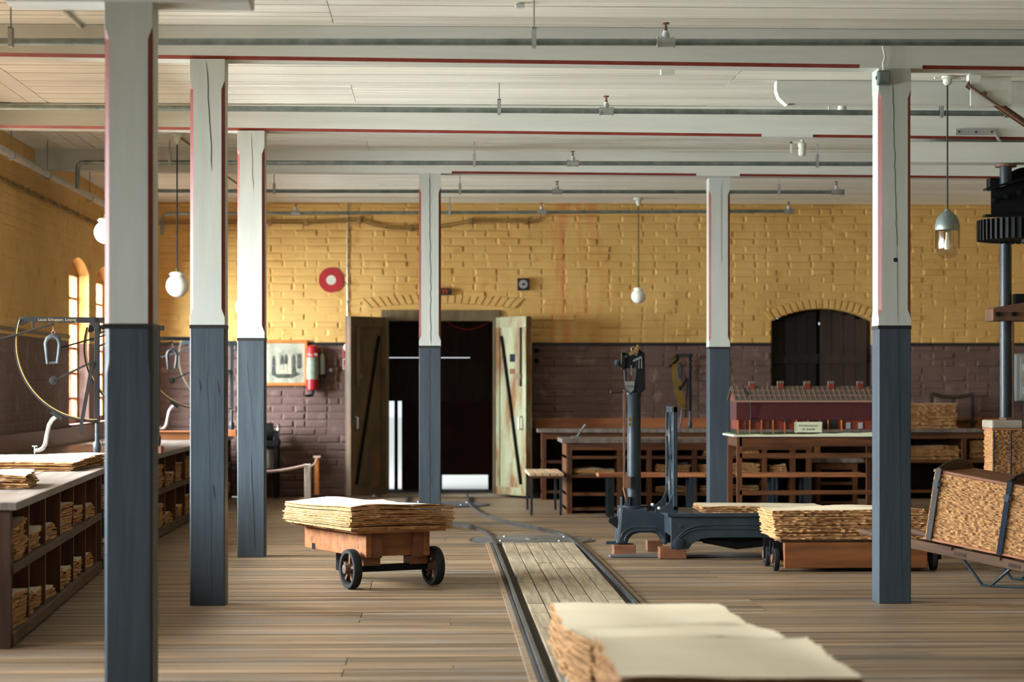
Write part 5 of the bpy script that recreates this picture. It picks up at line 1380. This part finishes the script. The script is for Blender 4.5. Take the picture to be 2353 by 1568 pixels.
# low cart behind the right post
Yc = 15.0
cx0, cx1 = at(1806,1290,15.0).x, at(2140,1290,15.0).x
t = thing('low_cart', 'low orange wooden cart on small wheels behind the right post', 'cart', (cx0,Yc,0))
Lc = cx1-cx0
obj('front_board', MB().box(0,Lc,0,.035,.025,.215), MATS['wood_cart'], t, bevel=.006); obj('rear_board', MB().box(0,Lc,.60,.635,.025,.215), MATS['wood_cart'], t)
obj('end_board', B(.0,.035,.035,.60,.05,.215), MATS['wood_cart'], t); obj('end_board', B(Lc-.035,Lc,.035,.60,.05,.215), MATS['wood_cart'], t)
obj('deck', B(-.02,Lc+.02,0,.635,.205,.225), MATS['wood_dark'], t)
for x in (-.045, Lc+.06):
    for yv in (.10,.50):
        wheel(t, (x,yv,.085), 0, .085, .035)
    obj('axle', MB().tube([(x,.03,.10),(x,.60,.10)], .012, 8).box(x-.02,x+.05,.06,.09,.08,.20), MATS['iron_black'], t)
    for yv in (.16,.44): obj('caster_bracket', B(x-.03,x+.045,yv,yv+.02,.06,.205), MATS['iron_black'], t)
sheet_stack('pulp_stack', 'thick ragged pulp stack on the low cart behind the right post', Lc+.07, .66, .20, 18, (cx0+Lc/2-.02, Yc+.33, .226), 0, wave=.010, jit=.014, per=44, seed=72, drift=(-.03,0))

# ------------------------------------------------------------------ trolley on the track in the foreground with sheets
t = thing('rail_trolley', 'grey steel rail trolley under the foreground pulp sheets', 'trolley', (.82, 5.9, 0))
obj('deck', MB().box(-.33,.33,0,2.55,.20,.24), MATS['wood_grey'], t, bevel=.005)
obj('frame', MB().box(-.32,-.26,.02,2.5,.12,.20).box(.26,.32,.02,2.5,.12,.20).box(-.26,.26,.02,.08,.12,.20).box(-.26,.26,2.44,2.5,.12,.20), MATS['cabinet_grey'], t, bevel=.004)
for x in (-.345,.345):
    for yv in (.45,2.05): wheel(t, (x,yv,.11), 0, .08, .04)
for yv in (.45,2.05): obj('axle', MB().tube([(-.345,yv,.11),(.345,yv,.11)], .016, 10), MATS['iron_black'], t, smooth=True)
obj('corner_iron', MB().box(-.36,-.33,.3,.5,.10,.27).box(.33,.36,.3,.5,.10,.27), MATS['cabinet_grey'], t)
sheet_stack('pulp_stack', 'farthest of the three pulp piles on the foreground trolley', .68, 1.04, .180, 12, (.80, 8.24, .241), 0, wave=.005, jit=.010, per=40, seed=81)
sheet_stack('pulp_stack', 'middle pulp pile on the foreground trolley, slightly skewed', .65, .52, .215, 13, (.805, 7.38, .241), .10, wave=.009, jit=.010, per=34, curl=.012, seed=82)
sheet_stack('pulp_stack', 'nearest pulp pile at the bottom edge on the foreground trolley', .69, .95, .238, 15, (.865, 6.57, .241), .0, wave=.006, jit=.010, per=40, curl=.007, seed=83)

# ------------------------------------------------------------------ bale on the hand barrow
tilt, rz_ = rad(9.0), rad(-35.0)
b0 = at(2125,1236,14.2)      # lower left corner of the bale face
t = thing('hand_barrow', 'worn wooden hand barrow with bent steel legs tilted under the strapped bale', 'barrow', (b0.x, b0.y, b0.z-.012))
t.rotation_euler = (0, tilt, rz_)
def railp(yv): return MB().box(-.12,1.25,yv,yv+.055,-.075,-.012)
obj('side_rail', railp(-.02), MATS['wood_barrow'], t, bevel=.006); obj('side_rail', railp(.52), MATS['wood_barrow'], t, bevel=.006)
for yv in (.0075,.5475):
    obj('handle', MB().tube([(-.10,yv,-.045),(-.20,yv,-.042),(-.40,yv,-.035),(-.46,yv,-.033)], [.026,.022,.024,.020], 10), MATS['wood_barrow'], t, smooth=True)
for x in (.15,.48,.82,1.15): obj('cross_slat', MB().box(x-.05,x+.05,-.03,.585,-.030,-.010), MATS['wood_barrow'], t)
for x in (.22,.59): obj('mortise_end', B(x,x+.075,-.023,-.018,-.058,-.035), MATS['wood_dark'], t)
org = Vector((b0.x,b0.y,b0.z-.012))
Mb = Matrix.Translation(org) @ Matrix.Rotation(rz_,4,'Z') @ Matrix.Rotation(tilt,4,'Y')
Mbi = Mb.inverted()
def foot(x, yv, z=.010):
    w = Mb @ Vector((x, yv, 0)); w.z = z; return Mbi @ w
for yv in (.005,.545):
    obj('leg', MB().tube([Vector((.27,yv,-.07)), foot(.395,yv), foot(.455,yv), Vector((.60,yv,-.07))], .0105, 8), MATS['iron_blue'], t, smooth=True)
    obj('runner', MB().tube([foot(.455,yv,.008), foot(.85,yv,.008)], .008, 8), MATS['iron_blue'], t)
wl2 = wheel(t, tuple(foot(1.32,.28,.065)), 0, .062, .045)
wl2.rotation_euler = (0, 0, rad(90))
obj('wheel_fork', MB().bar(Vector((1.20,.215,-.03)), foot(1.32,.215,.065), .022).bar(Vector((1.20,.345,-.03)), foot(1.32,.345,.065), .022), MATS['iron_black'], t)
W_, D_, H_ = 1.0, .56, .435
bl = thing('pulp_bale', 'tilted strapped pulp bale with wooden end boards on the hand barrow', 'pulp bale', (b0.x, b0.y, b0.z))
bl.rotation_euler = (0, tilt, rz_)
def bale(t, W_, D_, H_, seed, n=46, per=60):
    q = random.Random(seed); mb = MB(); pitch = H_/n
    nx, ny = per, int(per*D_/W_)
    base = [(W_*k/nx,0) for k in range(nx)]+[(W_,D_*k/ny) for k in range(ny)]+[(W_-W_*k/nx,D_) for k in range(nx)]+[(0,D_-D_*k/ny) for k in range(ny)]
    nr = [(0,-1)]*nx+[(1,0)]*ny+[(0,1)]*nx+[(-1,0)]*ny; N_ = len(base)
    for i in range(n):
        d0 = q.uniform(-.004,.002)
        o1 = [(x+a*(d0+q.uniform(-.006,.004)), y+b*(d0+q.uniform(-.006,.004))) for (x,y),(a,b) in zip(base,nr)]
        z0 = i*pitch; z1 = z0+pitch*q.uniform(.86,1.0)
        vs = [(x,y,z0) for x,y in o1]+[(x,y,z1) for x,y in o1]+[(x+(W_/2-x)*.06,y+(D_/2-y)*.06,z1) for x,y in o1]
        mb.add(vs, [(k,(k+1)%N_,N_+(k+1)%N_,N_+k) for k in range(N_)]+[(N_+k,N_+(k+1)%N_,2*N_+(k+1)%N_,2*N_+k) for k in range(N_)])
    mb.box(.05,W_-.05,.05,D_-.05,.0,H_-.002)
    obj('sheet_layers', mb, MATS['pulp_bale'], t, kind='stuff')
bale(bl, W_, D_, H_, 91)
obj('bottom_board', B(-.01,W_+.01,-.006,D_+.006,-.010,.004), MATS['wood_orange'], bl)
for j in range(4): obj('top_board', MB().box(-.01,W_+.01,D_*j/4+.002,D_*(j+1)/4-.002,H_,H_+.020), MATS['wood_cart'], bl, bevel=.003)
for x in (.03,.515,.96):
    sl = obj('end_slat', MB().prism([(-.006,0),(.10,.035),(.25,.052),(.40,.050),(.52,.03),(.566,0)], -.022,.022, Matrix.Translation((x,0,H_+.020)) @ Matrix.Rotation(rad(90),4,'Z')), MATS['wood_barrow'], bl, bevel=.003)
    obj('strap', MB().box(x-.017,x+.017,-.014,-.006,-.008,H_+.03), MATS['strap_blue' if x > .4 else 'leather'], bl)
    obj('strap_top', MB().tube([(x,-.01,H_+.03),(x,.10,H_+.060),(x,.25,H_+.076),(x,.40,H_+.074),(x,.57,H_+.03)], .010, 6), MATS['strap_blue' if x > .4 else 'leather'], bl)
    obj('buckle', MB().box(x-.024,x+.024,-.022,-.012,H_-.085,H_-.06).box(x-.014,x+.014,-.026,-.02,H_-.10,H_-.05), MATS['iron_blue'], bl)

# ------------------------------------------------------------------ baling press on the right
zp_ = 16.6
c = at(2311,700,zp_)
gc = at(2372,530,16.05)
pr = thing('baling_press', 'tall iron baling press with screw column, big gear and rusty crosshead', 'press', (c.x,c.y,0))
def pz(py, zc=zp_): return CAMZ-(py-HOR)/FOC*zc
def pxx(px, zc=zp_, y_=None): return at(px,700,zc).x-c.x
rr = .046
ztop = at(2311,372,16.5).z-.0
obj('column', MB().lathe([(rr,.0),(rr,ztop-.03)], 20), MATS['iron_blue'], pr, smooth=True)
obj('column_cap', MB().lathe([(rr*1.8,ztop-.03),(rr*1.8,ztop-.012),(rr,ztop-.012)], 16), MATS['iron_rust'], pr)
obj('column', MB().lathe([(rr,.0),(rr,ztop-.03)], 20, Matrix.Translation((.9,0,0))), MATS['iron_blue'], pr, smooth=True)
# upper girder
gy = -.10
def G2(px,py): return (pxx(px,16.5), pz(py,16.5))
gw = MB().prism([G2(2276,497),G2(2276,437),(.45,G2(2276,385)[1]),(.95,G2(2276,437)[1]),(.95,G2(2276,497)[1])], gy-.02, gy+.0)
gi = obj('girder_web', gw, MATS['iron_black'], pr)
def flange(pts, w_):
    m_ = MB()
    for a, b in zip(pts[:-1], pts[1:]): m_.bar((a[0],gy-.03,a[1]),(b[0],gy-.03,b[1]),.10,.016)
    return m_
obj('girder_flange', flange([G2(2260,437),(.45,G2(2276,383)[1]),(1.0,G2(2276,437)[1])], .1), MATS['iron_black'], pr)
obj('girder_flange', flange([G2(2258,497),(1.0,G2(2258,497)[1])], .1), MATS['iron_black'], pr)
for px,py in ((2283,462),(2310,453),(2340,444),(2368,436)):
    a = G2(px,py); obj('bolt', MB().lathe([(.022,0),(.022,.02),(.012,.022),(.012,.034),(0,.034)], 6, Matrix.Translation((a[0],gy-.02,a[1])) @ RX), MATS['iron_black'], pr)
obj('bearing_block', MB().box(pxx(2277),pxx(2300),.02,.14,pz(436),pz(408)), MATS['iron_black'], pr)
a = G2(2372,420)
obj('pulley', MB().lathe([(.205,-.02),(.215,-.015),(.215,.015),(.205,.02),(.0,.02)], 32, Matrix.Translation((pxx(2365),-.05+.12,pz(447))) @ RX), MATS['iron_black'], pr, smooth=True)
# gear
gx, gyy, gz = gc.x-c.x, gc.y-c.y, gc.z
gr_ = (2372-2247)*16.05/FOC
g_ = obj('gear', MB().lathe([(gr_*.93,gz-.065),(gr_*.95,gz-.07),(gr_*.95,gz+.07),(gr_*.80,gz+.072),(gr_*.80,gz-.03),(.08,gz-.03),(.08,gz-.09),(0,gz-.09)], 48, Matrix.Translation((gx,gyy,0))), MATS['iron_black'], pr, smooth=True)
nt = 52
for j in range(nt):
    a = 2*math.pi*j/nt
    M_ = Matrix.Translation((gx,gyy,gz)) @ Matrix.Rotation(a,4,'Z')
    obj('tooth', MB().box(gr_*.93,gr_*1.0,-.010,.010,-.075,.075,M_), MATS['iron_black'], g_)
obj('screw', MB().lathe([(.05,.9),(.05,gz+.35)], 18, Matrix.Translation((gx+.05,gyy,0))), MATS['iron_blue'], pr, smooth=True)
# crosshead
zc0, zc1 = pz(739), pz(708)
obj('crosshead', MB().prism([(pxx(2270),zc0),(pxx(2270),zc1-.012),(pxx(2277),zc1),(.5,zc1+.10),(1.0,zc1),(1.0,zc0)], -.14,.10), MATS['iron_rust'], pr, bevel=.006)
for px in (2281,2318,2352): obj('bolt', MB().lathe([(.020,0),(.018,.018),(0,.02)], 6, Matrix.Translation((pxx(px),-.14,(zc0+zc1)/2)) @ RX), MATS['iron_black'], pr)
obj('crosshead_block', MB().box(pxx(2331),pxx(2331)+.5,-.05,.06,zc1+.0,pz(676)), MATS['iron_black'], pr)
obj('press_bed', MB().box(-.16,1.1,-.38,.42,0,.42), MATS['iron_black'], pr, bevel=.01)
obj('tie_rod', MB().tube([(rr*1.05,-.03,.42),(rr*1.05,-.03,zc0)], .008, 8), MATS['iron_rust'], pr)
# bale in the press
pb0 = at(2281,1130,16.2)
pb = thing('pulp_bale', 'square pulp bale tied with cords in the press behind the barrow', 'pulp bale', (pb0.x, pb0.y, .42))
zt_ = at(2281,989,16.2).z-.42
bale(pb, .70, .26, zt_, 92, n=46, per=44)
obj('top_board', MB().box(-.008,.70,-.01,.27,zt_,zt_+.012), MATS['wood_orange'], pb)
for j in range(3): obj('press_plank', MB().box(-.012+.24*j,.225+.24*j,-.02,.28,zt_+.012,zt_+.075), MATS['wood_grey'], pb, bevel=.012)
obj('press_plank', MB().box(.10,.60,.0,.2,zt_+.076,zt_+.092), MATS['wood_barrow'], pb)
for x in (.006,.137,.40,.66):
    q = random.Random(int(x*100))
    obj('tie_cord', MB().tube([(x+q.uniform(-.004,.004),-.012-.012*(j == 12),zt_*j/12) for j in range(13)], .006, 6), MATS['strap_blue'], pb)

# ------------------------------------------------------------------ steel braces at the upper right
a, b = at(2224,196,14.9), at(2420,330,14.9)
t = thing('steel_brace', 'dark diagonal angle-iron brace hanging from the ceiling above the press', 'brace', tuple(a))
d = b-a
obj('angle_iron', MB().bar((0,0,0),d,.05,.012).bar(Vector((0,.02,.012)),d+Vector((0,.02,.012)),.012,.05), MATS['iron_rust'], t)
obj('mount_plate', MB().box(.02,.30,.0,.02,-.14,ZC-a.z), MATS['white_paint'], t)
obj('bolt', MB().lathe([(.018,0),(.016,.02),(0,.022)], 8, Matrix.Translation((.11,-.01,-.06)) @ RX), MATS['iron_rust'], t)
a = at_y(2196,303,16.41); 
t = thing('bent_bracket', 'bent rusty flat-iron bracket screwed to the middle beam above the press', 'bracket', (a.x,16.41,a.z))
p1, p2 = at_y(2290,302,16.38)-a, at_y(2335,380,16.36)-a
obj('strap_iron', MB().box(0,p1.x,-.005,.018,-.022,.022).bar((p1.x-.01,0,p1.z),(p2.x,.02,p2.z),.03,.012), MATS['galvanised_light'], t)
for f in (.08,.5,.9): obj('screw_head', MB().lathe([(.010,.005),(.008,.010),(0,.011)], 8, Matrix.Translation((p1.x*f,0,0)) @ RX), MATS['iron_rust'], t)
